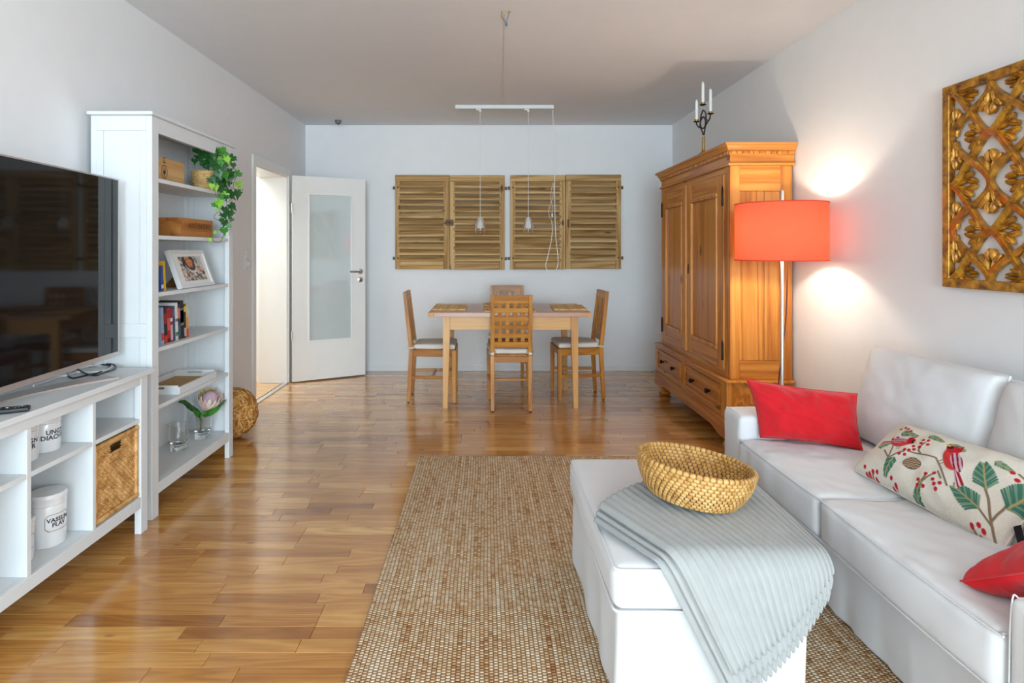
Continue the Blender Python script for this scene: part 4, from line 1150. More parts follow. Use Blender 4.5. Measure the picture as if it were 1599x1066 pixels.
obj('front_rail', MB().box(KF - 0.022, KF - 0.001, KY0 + PW + 0.0005, KY1 - PW - 0.0005, 0.118, 0.168), M['white'], kn, bevel=0.0015)
obj('bottom_board', MB().box(KB_ + 0.012, KF - 0.0225, KY0 + 0.0345, KY1 - 0.0345, 0.148, 0.168), M['white'], kn)
obj('back_panel', MB().box(KB_ + 0.004, KB_ + 0.0115, KY0 + PW + 0.0005, KY1 - PW - 0.0005, 0.12, KT - 0.0225), M['white'], kn)
# two uprights, with a shelf in each of the compartments
UP = [1.712, 2.0425, 2.3835]
for yv in UP: obj('divider', MB().box(KB_ + 0.012, KF - 0.004, yv, yv + 0.0195, 0.1685, 0.671), M['white'], kn, bevel=0.001)
edges = [KY0 + 0.0345] + UP + [KY1 - 0.0345]
for k in range(4):
    a = edges[k] + (0.0 if k == 0 else 0.020) + 0.0003; b = edges[k + 1] - 0.0005
    obj('shelf', MB().box(KB_ + 0.012, KF - 0.005, a, b, 0.502, 0.52), M['white'], kn, bevel=0.001)

# woven basket drawer in the right lower compartment
bx1, by0, by1, bz0, bz1 = KF - 0.012, 2.4035 + 0.004, KY1 - PW - 0.004, 0.1695, 0.493
hb = thing('woven_basket', 'square woven rush basket with a cut handle in the console compartment', 'basket', ((bx1 + KB_) / 2, (by0 + by1) / 2, bz0))
NU, NV = 150, 132
ncol, nrow = 12, 26
hy0_, hy1_, hzz0, hzz1 = by0 + (by1 - by0) * 0.36, by0 + (by1 - by0) * 0.60, bz1 - 0.066, bz1 - 0.030
V = []; F = []
for i in range(NU):
    for j in range(NV):
        u, v = i / (NU - 1), j / (NV - 1); y = by0 + 0.008 + (by1 - by0 - 0.016) * u; z = bz0 + 0.012 + (bz1 - bz0 - 0.024) * v
        r = v * nrow; rf = r - math.floor(r); c_ = u * ncol + 0.5 * (math.floor(r) % 2) + 0.06 * mnoise.noise((y * 30, z * 30, 0)); cf = c_ - math.floor(c_)
        h_ = (math.sin(PI * rf) ** 0.7) * (0.35 + 0.65 * math.sin(PI * cf) ** 0.9) + 0.25 * mnoise.noise((y * 90, z * 160, 1))
        V.append((bx1 - 0.010 + 0.0085 * h_, y, z))
for i in range(NU - 1):
    for j in range(NV - 1):
        y = V[i * NV + j][1]; z = V[i * NV + j][2]
        if hy0_ < y < hy1_ and hzz0 < z < hzz1: continue
        F.append((i * NV + j, (i + 1) * NV + j, (i + 1) * NV + j + 1, i * NV + j + 1))
obj('woven_front', MB().add(V, F), M['hyacinth'], hb, smooth=True, ang=180)


def ropebar(mb, p0, p1, r, flat, pitch=0.020):
    p0, p1 = Vector(p0), Vector(p1); L_ = (p1 - p0).length; n = max(4, int(L_ / 0.004)); pts = [p0.lerp(p1, i / n) for i in range(n + 1)]
    rr = [r * (0.82 + 0.22 * abs(math.sin(PI * (i / n * L_) / pitch))) for i in range(n + 1)]
    return mb.tube(pts, rr, 8, sx=flat)


rb = MB()
ropebar(rb, (bx1 - 0.005, by0 + 0.008, bz0 + 0.003), (bx1 - 0.005, by0 + 0.008, bz1), 0.0105, 1.0)
ropebar(rb, (bx1 - 0.005, by1 - 0.008, bz0 + 0.003), (bx1 - 0.005, by1 - 0.008, bz1), 0.0105, 1.0)
for z in (bz0 + 0.013, bz1 - 0.012): ropebar(rb, (bx1 - 0.004, by0, z), (bx1 - 0.004, by1, z), 0.0115, 1.0, 0.012)
ropebar(rb, (bx1 - 0.003, hy0_ - 0.004, hzz0), (bx1 - 0.003, hy1_ + 0.004, hzz0), 0.006, 1.0)
obj('woven_border', rb, M['hyacinth'], hb, smooth=True, ang=180)
bs_ = MB().box(KB_ + 0.03, bx1 - 0.019, by0, by0 + 0.008, bz0, bz1 - 0.004).box(KB_ + 0.03, bx1 - 0.019, by1 - 0.008, by1, bz0, bz1 - 0.004).box(KB_ + 0.03, KB_ + 0.038, by0 + 0.0085, by1 - 0.0085, bz0, bz1 - 0.004).box(KB_ + 0.0385, bx1 - 0.019, by0 + 0.0085, by1 - 0.0085, bz0, bz0 + 0.008)
obj('basket_body', bs_, M['hyacinth'], hb)


# pharmacy jars
def jar(name, cx, cy, z, r, h, lidh, label, lines, tsize, border, angc, group='white pharmacy jars'):
    t = thing(name, label, 'jar', (cx, cy, z), group)
    hb_ = h - lidh
    obj('jar_body', MB().lathe([(0, 0.0003), (r * 0.95, 0.0003), (r, 0.004), (r, hb_ - 0.004), (r * 0.97, hb_), (0, hb_)], 40, (cx, cy, z)), M['ceramic'], t, smooth=True)
    obj('lid', MB().lathe([(0, hb_ + 0.0004), (r * 0.98, hb_ + 0.0004), (r * 1.03, hb_ + 0.003), (r * 1.03, hb_ + lidh * 0.55), (r * 1.05, hb_ + lidh * 0.62), (r * 1.04, h - 0.006), (r * 0.98, h - 0.001), (r * 0.6, h), (0, h + 0.001)], 40, (cx, cy, z)), M['ceramic'], t, smooth=True)

    def cyl(x, y):     # flat label coordinates to the jar surface
        a = angc + x / r
        return (cx + (r + 0.0006) * math.cos(a), cy + (r + 0.0006) * math.sin(a), z + hb_ * 0.60 + y)
    if lines:
        mb = MB(); text_on(mb, lines, tsize, cyl, bold=0.0007, spacing=1.02, lines=0.85); obj('lettering', mb, M['ink'], t)
    if border:
        w, h2, c_ = border; oc = [(-w, -h2 + c_), (-w + c_, -h2), (w - c_, -h2), (w, -h2 + c_), (w, h2 - c_), (w - c_, h2), (-w + c_, h2), (-w, h2 - c_)]
        pts = []
        for (p, q) in zip(oc, oc[1:] + oc[:1]):
            n = max(2, int(math.dist(p, q) / 0.006))
            pts += [(p[0] + (q[0] - p[0]) * i / n, p[1] + (q[1] - p[1]) * i / n) for i in range(n)]
        mb = MB()
        n = len(pts); Vb = [cyl(*p) for p in pts] + [cyl(p[0] * 0.965, p[1] * 0.95) for p in pts]
        mb.add(Vb, [(k, (k + 1) % n, n + (k + 1) % n, n + k) for k in range(n)])
        obj('label_border', mb, M['ink'], t)
    return t


jar('pharmacy_jar', -1.680, 2.292, 0.5203, 0.049, 0.135, 0.03, 'white jar lettered UNGT DIACHYL on the upper middle console shelf', 'UNGT\nDIACHYL', 0.0235, None, math.atan2(-2.292, 1.68) + 0.70)
jar('pharmacy_jar', -1.680, 2.178, 0.5203, 0.049, 0.135, 0.03, 'white jar partly hidden by the upright, beside the UNGT DIACHYL jar', 'UNGN\nBOR', 0.0235, None, math.atan2(-2.178, 1.68) + 0.36)
jar('pharmacy_jar', -1.668, 2.288, 0.1684, 0.0595, 0.196, 0.044, 'wide white lidded jar lettered VASELIN FLAV on the console bottom', 'VASELIN\nFLAV', 0.0215, (0.047, 0.031, 0.012), math.atan2(-2.288, 1.668) + 0.62)
jar('pharmacy_jar', -1.676, 2.152, 0.1684, 0.048, 0.150, 0.032, 'slim white jar mostly hidden beside the VASELIN FLAV jar', None, 0.02, (0.04, 0.026, 0.01), math.atan2(-2.15, 1.676) + 0.5)

# ------------------------------------------------------------------ television
tvr = Vector((-1.700, 2.784)); tvl = Vector((-1.602, 1.338)); tdir = (tvr - tvl).normalized(); tn = Vector((-tdir.y, tdir.x)); tn = tn if tn.x > 0 else -tn
tvz0, tvz1 = 0.792, 1.606; tvw = (tvr - tvl).length
tc = (tvr + tvl) / 2
tv = thing('television', 'large flat television standing on the white console', 'television', (tc.x, tc.y, KT))
T3 = lambda u, d, z: Vector((tvl.x + tdir.x * u + tn.x * d, tvl.y + tdir.y * u + tn.y * d, z))


def tbox(mb, u0, u1, da, db, z0, z1):
    return mb.hexa([T3(u0, da, z0), T3(u0, db, z0), T3(u1, db, z0), T3(u1, da, z0)], [T3(u0, da, z1), T3(u0, db, z1), T3(u1, db, z1), T3(u1, da, z1)])


e = 0.006
obj('screen', tbox(MB(), e + 0.0003, tvw - e - 0.0003, -0.006, -0.0015, tvz0 + 0.0213, tvz1 - e - 0.0003), M['screen'], tv)
fm = MB(); tbox(fm, 0, tvw, -0.012, 0, tvz1 - e, tvz1); tbox(fm, 0, tvw, -0.012, 0.001, tvz0, tvz0 + 0.021); tbox(fm, 0, e, -0.012, 0, tvz0 + 0.021, tvz1 - e); tbox(fm, tvw - e, tvw, -0.012, 0, tvz0 + 0.021, tvz1 - e)
obj('bezel', fm, M['tvalu'], tv)
bk = MB(); tbox(bk, 0.003, tvw - 0.003, -0.020, -0.0125, tvz0 + 0.002, tvz1 - 0.002); tbox(bk, 0.15, tvw - 0.15, -0.05, -0.0205, tvz0 + 0.03, tvz0 + 0.5)
obj('back_cover', bk, M['black'], tv)
nk = MB(); tbox(nk, tvw / 2 - 0.17, tvw / 2 - 0.05, -0.046, -0.022, KT + 0.012, tvz0 + 0.05)
tbox(nk, tvw / 2 - 0.16, tvw / 2 - 0.06, -0.115, -0.046, KT + 0.0165, KT + 0.03)
obj('stand_neck', nk, M['tvalu'], tv)
# crescent foot, tips reaching to the front
ft = MB(); V = []; F = []; n = 28
for i in range(n + 1):
    k = 2 * i / n - 1; u = tvw / 2 + 0.485 * k; d = -0.104 + 0.200 * k * k
    for (dd, z) in ((-0.030, KT + 0.0005), (0.030, KT + 0.0005), (0.027, KT + 0.007), (-0.026, KT + 0.016)): V.append(T3(u, d + dd, z))
for i in range(n):
    for k in range(4): F.append((i * 4 + k, i * 4 + (k + 1) % 4, (i + 1) * 4 + (k + 1) % 4, (i + 1) * 4 + k))
F += [(3, 2, 1, 0), (n * 4, n * 4 + 1, n * 4 + 2, n * 4 + 3)]
obj('stand_foot', ft.add(V, F), M['tvalu'], tv, smooth=True, ang=30)

pk = lambda px, py: P(px, py, (CAM_Z - KT - 0.004) * F_PX / (py - VPY))     # point lying on the console top
cwd = thing('black_power_cable', 'tangled black cable lying on the console under the television', 'cable', tuple(pk(150, 582)))
s8 = lambda x, y: (x / 8.0, 540 + y / 8.0)
pts = [pk(*s8(a, b)) for a, b in ((840, 320), (850, 370), (910, 402), (1000, 385), (1100, 362), (1200, 345), (1300, 300), (1380, 262), (1340, 240), (1240, 232), (1150, 236))]
obj('cable', MB().tube(smoothpts(pts, 5), 0.0036, 8), M['black'], cwd, smooth=True)
pts = [pk(*s8(a, b)) for a, b in ((950, 285), (1030, 340), (1120, 372), (1200, 380), (1290, 350), (1400, 312), (1445, 280), (1420, 245), (1330, 236))]
pts = [p + Vector((0, 0, 0.004)) for p in pts]
obj('cable', MB().tube(smoothpts(pts, 5), 0.0036, 8), M['black'], cwd, smooth=True)
obj('plug', MB().tube([pk(*s8(1290, 210)) + Vector((0, 0, 0.008)), pk(*s8(1375, 178)) + Vector((0, 0, 0.008))], 0.009, 10), M['black'], cwd, smooth=True)
cww = thing('white_cable', 'coiled pale cable behind the black cable under the television', 'cable', tuple(pk(130, 590)))
pts = [pk(*s8(a, b)) for a, b in ((420, 500), (620, 430), (740, 385), (850, 370), (960, 330), (1100, 330), (1250, 320), (1390, 270), (1380, 210), (1250, 228), (1080, 262), (960, 292), (880, 330), (780, 378), (700, 370))]
obj('cable', MB().tube(smoothpts([p + Vector((0, 0, 0.001)) for p in pts], 5), 0.0042, 8), M['wax'], cww, smooth=True)

rmt = thing('remote_control', 'black remote control with coloured buttons on the console front edge', 'remote', tuple(pk(15, 640)))
p0, p1 = pk(-28, 647), pk(47, 639); ax = (p1 - p0); ax.z = 0; ax.normalize(); ay = Vector((-ax.y, ax.x, 0)); az = Vector((0, 0, 1))
Rm = Matrix((ax, ay, az)).transposed().to_4x4(); Rm.translation = Vector((p0.x, p0.y, KT)) + ay * 0.0
rl = (p1 - p0).length
obj('remote_body', MB().rbox(0, rl, -0.020, 0.024, 0.0006, 0.017, 0.006, 10).xf(Rm), M['black'], rmt, smooth=True)
cols = {'r': S(200, 50, 50), 'g': S(30, 150, 110), 'y': S(210, 180, 60), 'b': S(40, 90, 170)}
for k, c_ in enumerate('rgyb'):
    obj('button', MB().rbox(rl - 0.038 + k * 0.008 - 0.003, rl - 0.038 + k * 0.008 + 0.003, -0.013 + k * 0.0085, -0.008 + k * 0.0085, 0.0165, 0.0185, 0.0009, 4).xf(Rm), plain('button_' + c_, cols[c_], 0.5), rmt)
for i in range(5):
    for j in range(3):
        obj('button', MB().rbox(rl - 0.066 - i * 0.013, rl - 0.058 - i * 0.013, -0.012 + j * 0.012, -0.005 + j * 0.012, 0.0165, 0.0182, 0.0008, 4).xf(Rm), M['bronze'] if (i, j) != (0, 1) else M['alu'], rmt)

# ------------------------------------------------------------------ tall white bookcase
HF, HB, HY0, HY1, HT = -1.583, -1.873, 2.847, 3.757, 1.932
bc = thing('bookcase', 'tall narrow white open bookcase with six shelves standing against the wall', 'bookcase', ((HF + HB) / 2, (HY0 + HY1) / 2, 0))
obj('top', MB().box(HB - 0.006, HF + 0.014, HY0 - 0.022, HY1 + 0.022, HT - 0.016, HT), M['white'], bc, bevel=0.003)
PW = 0.058; PD = 0.028
for (x0, x1) in ((HF - PD, HF), (HB, HB + PD)):
    for (y0, y1) in ((HY0, HY0 + PW), (HY1 - PW, HY1)):
        obj('post', MB().box(x0, x1, y0, y1, 0, HT - 0.0165), M['white'], bc, bevel=0.002)
for ya, yb_ in ((HY0, HY0 + 0.024), (HY1 - 0.024, HY1)):
    out = ya if ya == HY0 else yb_
    sgn = 1 if ya == HY0 else -1
    sp_ = obj('side_panel', MB().box(HB + PD + 0.0003, HF - PD - 0.0003, min(out + sgn * 0.008, out + sgn * 0.016), max(out + sgn * 0.008, out + sgn * 0.016), 0.11, HT - 0.0165), M['white'], bc)
    for (z0, z1) in ((0.11, 0.175), (0.865, 0.93), (1.845, HT - 0.0165)):
        obj('side_rail', MB().box(HB + PD + 0.0003, HF - PD - 0.0003, min(out + sgn * 0.0, out + sgn * 0.0078), max(out + sgn * 0.0, out + sgn * 0.0078), z0, z1), M['white'], bc, bevel=0.0015)
    for (x0, x1) in ((HB + PD + 0.0003, HB + PD + 0.03), (HF - PD - 0.03, HF - PD - 0.0003)):
        for (z0, z1) in ((0.1755, 0.8645), (0.9305, 1.8445)):
            obj('side_stile', MB().box(x0, x1, min(out, out + sgn * 0.0078), max(out, out + sgn * 0.0078), z0, z1), M['white'], bc, bevel=0.0015)
    # inner rails that carry the shelves
    for (x0, x1) in ((HB + PD + 0.0003, HB + PD + 0.03), (HF - PD - 0.03, HF - PD - 0.0003)):
        ir = obj('inner_stile', MB().box(x0, x1, min(out + sgn * 0.0163, out + sgn * 0.024), max(out + sgn * 0.0163, out + sgn * 0.024), 0.165, 1.83), M['white'], bc)
obj('front_rail', MB().box(HF - 0.022, HF - 0.001, HY0 + PW + 0.0004, HY1 - PW - 0.0004, 1.842, HT - 0.0165), M['white'], bc, bevel=0.0015)
obj('front_rail', MB().box(HF - 0.022, HF - 0.001, HY0 + PW + 0.0004, HY1 - PW - 0.0004, 0.105, 0.158), M['white'], bc, bevel=0.0015)
obj('back_rail', MB().box(HB + 0.002, HB + 0.022, HY0 + PW + 0.0004, HY1 - PW - 0.0004, 1.80, HT - 0.0165), M['white'], bc, bevel=0.0015)
obj('back_panel', MB().box(HB + 0.002, HB + 0.010, HY0 + PW + 0.0004, HY1 - PW - 0.0004, 0.11, 1.7995), M['white'], bc)
SHZ = [1.625, 1.350, 1.073, 0.806, 0.528]
for z in SHZ: obj('shelf', MB().box(HB + 0.0105, HF - 0.0235, HY0 + 0.0245, HY1 - 0.0245, z - 0.019, z).box(HF - 0.0234, HF - 0.004, HY0 + PW + 0.0006, HY1 - PW - 0.0006, z - 0.019, z), M['white'], bc)
obj('shelf', MB().box(HB + 0.0105, HF - 0.0225, HY0 + 0.0245, HY1 - 0.0245, 0.141, 0.158), M['white'], bc)

# wine case with a burnt crest, top shelf
z0 = SHZ[0] + 0.0004
wc = thing('wine_case', 'pale wooden wine case with a burnt oval crest on the top shelf', 'box', (-1.73, 3.135, z0))
wx = -1.652; wy0, wy1, wh = 2.975, 3.288, 0.126
obj('front_board', MB().box(wx - 0.010, wx, wy0, wy1, z0, z0 + wh), M['winebox'], wc, bevel=0.001)
obj('back_board', MB().box(wx - 0.19, wx - 0.18, wy0, wy1, z0, z0 + wh), M['winebox'], wc, bevel=0.001)
for y in (wy0, wy1 - 0.010): obj('end_board', MB().box(wx - 0.1797, wx - 0.0103, y, y + 0.010, z0, z0 + wh), M['winebox'], wc, bevel=0.001)
obj('bottom_board', MB().box(wx - 0.1797, wx - 0.0103, wy0 + 0.0103, wy1 - 0.0103, z0, z0 + 0.008), M['winebox'], wc)
obj('lid_board', MB().box(wx - 0.1797, wx - 0.0103, wy0 + 0.0103, wy1 - 0.0103, z0 + wh - 0.009, z0 + wh - 0.002), M['winebox'], wc)
cb_ = MB(); ccy, ccz = 3.085, z0 + 0.054; xf_ = wx + 0.0006


def ringflat(mb, cy, cz, ry, rz, w, n=28):
    V = [(xf_, cy + (ry - k * w) * math.cos(2 * PI * i / n), cz + (rz - k * w) * math.sin(2 * PI * i / n)) for k in (0, 1) for i in range(n)]
    mb.add(V, [(i, (i + 1) % n, n + (i + 1) % n, n + i) for i in range(n)])


ringflat(cb_, ccy, ccz, 0.030, 0.036, 0.003); ringflat(cb_, ccy, ccz, 0.0245, 0.030, 0.0012)


def flat(mb, pts): mb.add([(xf_, ccy + a, ccz + b) for a, b in pts], [tuple(range(len(pts)))])


flat(cb_, [(-0.012, -0.008), (0.0, -0.016), (0.012, -0.008), (0.012, 0.008), (-0.012, 0.008)])
for a in (-0.011, 0.0, 0.011): flat(cb_, [(a - 0.003, 0.011), (a + 0.003, 0.011), (a, 0.022)])
flat(cb_, [(-0.010, -0.023), (0.010, -0.023), (0.008, -0.020), (-0.008, -0.020)])
obj('burnt_crest', cb_, M['crest'], wc)
c2_ = MB()
for (a, b, c_, d) in ((-0.012, -0.008, 0.046, 0.074), (-0.008, 0.012, 0.070, 0.074), (-0.008, 0.016, 0.046, 0.050), (-0.001, 0.003, 0.050, 0.062)):
    c2_.add([(xf_, ccy + a, ccz + c_), (xf_, ccy + b, ccz + c_), (xf_, ccy + b, ccz + d), (xf_, ccy + a, ccz + d)], [(0, 1, 2, 3)])
obj('burnt_mark', c2_, M['crest'], wc)

# long dark wine case, second shelf
z0 = SHZ[1] + 0.0004; wx = -1.622; wy0, wy1, wh = 3.188, 3.563, 0.101
w2 = thing('wine_case', 'dark wooden wine case lettered ANTINORI on the second shelf from the top', 'box', (wx - 0.1, 3.375, z0))
obj('front_board', MB().box(wx - 0.010, wx, wy0 + 0.0103, wy1 - 0.0103, z0, z0 + wh), M['winebox2'], w2, bevel=0.001)
obj('back_board', MB().box(wx - 0.21, wx - 0.20, wy0 + 0.0103, wy1 - 0.0103, z0, z0 + wh), M['winebox2'], w2, bevel=0.001)
for y in (wy0, wy1 - 0.010): obj('end_board', MB().box(wx - 0.21, wx, y, y + 0.010, z0, z0 + wh), M['winebox2'], w2, bevel=0.001)
obj('bottom_board', MB().box(wx - 0.1997, wx - 0.0103, wy0 + 0.0103, wy1 - 0.0103, z0, z0 + 0.008), M['winebox2'], w2)
obj('lid_board', MB().box(wx - 0.1997, wx - 0.0103, wy0 + 0.0103, wy1 - 0.0103, z0 + wh - 0.010, z0 + wh - 0.002), M['winebox2'], w2)
mb = MB(); text_on(mb, 'ANTINORI', 0.044, lambda x, y: (wx + 0.0006, 3.395 + x, z0 + 0.060 + y), bold=0.0004, sx=1.0, spacing=1.25)
mb.add([(wx + 0.0006, 3.30, z0 + 0.034), (wx + 0.0006, 3.49, z0 + 0.034), (wx + 0.0006, 3.49, z0 + 0.036), (wx + 0.0006, 3.30, z0 + 0.036)], [(0, 1, 2, 3)])
obj('lettering', mb, M['brand'], w2)

# leaning picture in a white frame, third shelf
z0 = SHZ[2]
BL, BR = Vector((-1.604, 3.172, z0 + 0.0035)), Vector((-1.604, 3.556, z0 + 0.0035)); TL, TR = Vector((-1.676, 3.172, z0 + 0.207)), Vector((-1.676, 3.556, z0 + 0.207))
fu = (BR - BL); fw = fu.length; fu.normalize(); fv = (TL - BL); fh = fv.length; fv.normalize(); fn_ = fu.cross(fv)
FP = lambda u, v, d: BL + fu * u + fv * v + fn_ * d
pf = thing('framed_picture', 'white framed picture of fruit leaning back on the third shelf', 'picture', (-1.65, 3.364, z0))


def fbox(mb, u0, u1, v0, v1, a, b):
    return mb.hexa([FP(u0, v0, a), FP(u1, v0, a), FP(u1, v1, a), FP(u0, v1, a)], [FP(u0, v0, b), FP(u1, v0, b), FP(u1, v1, b), FP(u0, v1, b)])


fr_ = MB(); b = 0.020; fbox(fr_, 0, fw, 0, b, -0.026, 0); fbox(fr_, 0, fw, fh - b, fh, -0.026, 0); fbox(fr_, 0, b, b, fh - b, -0.026, 0); fbox(fr_, fw - b, fw, b, fh - b, -0.026, 0)
obj('frame', fr_, M['white'], pf, bevel=0.001)
obj('mount', fbox(MB(), b + 0.0003, fw - b - 0.0003, b + 0.0003, fh - b - 0.0003, -0.012, -0.006), M['wax'], pf)
NU, NV = 150, 90
u0, u1, v0, v1 = fw * 0.19, fw * 0.845, fh * 0.175, fh * 0.825
uu, vv = np.meshgrid(np.linspace(0, 1, NU), np.linspace(0, 1, NV), indexing='ij')
img = np.zeros((NU, NV, 3)); xs = uu * 1.6; ys = vv
nz = np.array([[mnoise.fractal((a * 5, c_ * 9 + a * 3, 0.3), 0.6, 2.0, 4) for c_ in ys[0]] for a in xs[:, 0]])
img[:] = S(122, 106, 96); k = np.clip(nz * 1.3 + 0.5, 0, 1)[..., None]; img = img * (1 - k) + np.array(S(216, 206, 196)) * k
k = np.clip((0.25 - ys) * 2.0 - nz, 0, 0.6)[..., None]; img = img * (1 - k) + np.array(S(58, 44, 40)) * k


def ell(cx, cy, rx, ry, col, a=0.0, soft=0.15):
    global img
    dx, dy = xs - cx, ys - cy; ca, sa = math.cos(a), math.sin(a); q = np.sqrt(((dx * ca + dy * sa) / rx) ** 2 + ((-dx * sa + dy * ca) / ry) ** 2)
    k = np.clip((1 - q) / soft, 0, 1)[..., None]; img = img * (1 - k) + np.array(col) * k


ell(0.62, 0.78, 0.46, 0.42, S(40, 38, 44)); ell(0.72, 0.55, 0.40, 0.22, S(226, 218, 208), -0.35); ell(0.70, 0.66, 0.38, 0.25, S(60, 46, 40), -0.35)
for (a, b_, r) in ((0.50, 0.92, 0.11), (0.66, 0.95, 0.11), (0.55, 0.76, 0.11), (0.70, 0.80, 0.12), (0.82, 0.78, 0.11), (0.62, 0.64, 0.10), (0.78, 0.64, 0.10)):
    ell(a, b_, r, r * 1.05, S(196, 112, 62), 0, 0.3); ell(a - 0.02, b_ + 0.03, r * 0.5, r * 0.5, S(236, 168, 112), 0, 0.8)
ell(1.28, 0.42, 0.11, 0.11, S(200, 120, 66), 0, 0.3); ell(1.26, 0.45, 0.05, 0.05, S(240, 180, 120), 0, 0.8); ell(0.36, 0.24, 0.10, 0.12, S(150, 70, 40), 0.4, 0.3)
ell(1.02, 0.30, 0.06, 0.08, S(120, 96, 84), 0.3, 0.4); ell(1.46, 0.80, 0.20, 0.30, S(214, 208, 206), 0, 0.3)
for q in range(9): ell(1.38 + 0.09 * (q % 2), 0.66 + 0.035 * q, 0.05, 0.012, S(80, 74, 78), 0.6 + 0.5 * (q % 3), 0.4)
mb = MB(); mb.grid(lambda a, c_: FP(u0 + (u1 - u0) * a, v0 + (v1 - v0) * c_, -0.0054), NU, NV)
M['print'] = vcol_mat('picture_print', 0.35)
po = obj('print', mb, M['print'], pf); vcol(po, img.reshape(-1, 3))
obj('back_strut', MB().hexa([(-1.80, 3.35, z0 + 0.0005), (-1.70, 3.35, z0 + 0.0005), (-1.70, 3.38, z0 + 0.0005), (-1.80, 3.38, z0 + 0.0005)], [(-1.705, 3.35, z0 + 0.10), (-1.70, 3.35, z0 + 0.12), (-1.70, 3.38, z0 + 0.12), (-1.705, 3.38, z0 + 0.10)]), M['cardboard'], pf)
cbx = thing('cardboard_wedge', 'brown cardboard wedge behind the leaning picture on the third shelf', 'cardboard', (-1.75, 3.20, z0))
obj('folded_card', MB().prism([(3.06, 0.0), (3.27, 0.0), (3.30, 0.030), (3.21, 0.085), (3.12, 0.045)], lambda y, z, tp: (-1.775 + (0.006 if tp else 0), y, z0 + 0.0005 + z)), M['cardboard'], cbx)


# books
def book(cx_front, y0, th_, h, d, z, lean, cov, label, group, band=None, tilt_x=0.0):
    t = thing('book', label, 'book', (cx_front - d / 2, y0 + th_ / 2, z), group)
    m4 = Matrix.Translation((cx_front, y0, z)) @ Matrix.Rotation(lean, 4, 'X')
    cm = plain('book_cover', S(*cov), 0.45, var=0.1, vs=30)
    c_ = MB().box(-d, 0, 0, 0.0018, 0.0006, h).box(-d, 0, th_ - 0.0018, th_, 0.0006, h).box(-0.0022, 0, 0.0018, th_ - 0.0018, 0.0006, h)
    obj('cover', c_.xf(m4), cm, t)
    obj('page_block', MB().box(-d + 0.003, -0.0026, 0.0021, th_ - 0.0021, 0.004, h - 0.003).xf(m4), M['pages'], t)
    if band:
        b_ = MB()
        for (za, zb, _) in band: pass
        for (za, zb, c3) in band:
            obj('spine_band', MB().box(0.0002, 0.0007, 0.0012, th_ - 0.0012, h * za, h * zb).xf(m4), plain('spine_print', S(*c3), 0.45, var=0.15, vs=60), t)
    return t


z0 = SHZ[3] + 0.0005; yb0 = 2.985
specs = [(0.026, 0.185, (150, 172, 196), 'pale blue book at the near end of the book row', [(0.1, 0.3, (210, 60, 60))]),
         (0.030, 0.180, (40, 34, 38), 'black paperback with red lower spine in the book row', [(0.02, 0.22, (206, 44, 50)), (0.55, 0.85, (150, 40, 44))]),
         (0.028, 0.178, (176, 28, 38), 'bright red paperback in the book row', [(0.35, 0.7, (214, 90, 96)), (0.02, 0.12, (60, 20, 24))]),
         (0.024, 0.175, (150, 36, 44), 'dark red book with a speckled spine in the book row', [(0.05, 0.5, (206, 180, 176)), (0.6, 0.7, (230, 220, 214))]),
         (0.022, 0.182, (34, 70, 104), 'thin dark blue book beside the white one', [(0.7, 0.9, (60, 110, 150))]),
         (0.028, 0.196, (226, 224, 218), 'tall white book in the middle of the book row', [(0.12, 0.22, (70, 130, 90)), (0.5, 0.58, (120, 120, 130))]),
         (0.024, 0.186, (30, 56, 78), 'navy book with a pink title block in the book row', [(0.6, 0.9, (214, 120, 120)), (0.1, 0.4, (60, 90, 120))]),
         (0.034, 0.203, (24, 26, 32), 'thick black book, tallest in the row, with grey title', [(0.35, 0.8, (120, 124, 130)), (0.42, 0.75, (24, 26, 32))]),
         (0.022, 0.180, (36, 30, 32), 'black book with a yellow spine top near the row end', [(0.78, 0.95, (222, 186, 60)), (0.05, 0.3, (190, 180, 176))]),
         (0.026, 0.182, (206, 190, 120), 'orange and yellow book at the far end of the book row', [(0.0, 0.25, (206, 70, 40)), (0.25, 0.6, (226, 150, 60)), (0.7, 1.0, (196, 206, 160))])]
yb = yb0
for (th_, h, cov, lab, band) in specs:
    book(-1.622, yb + 0.018, th_, h, 0.125, z0 + 0.0002, 0.055, cov, lab, 'books on the fourth shelf', band); yb += th_ + 0.0013
z0 = SHZ[2] + 0.0005
book(-1.625, 3.008, 0.022, 0.125, 0.11, z0, 0.09, (50, 84, 150), 'blue book at the near end of the third shelf', 'books on the third shelf', [(0.1, 0.25, (230, 226, 216))])
book(-1.622, 3.036, 0.010, 0.150, 0.11, z0, 0.09, (230, 176, 50), 'thin yellow book beside the blue one on the third shelf', 'books on the third shelf')

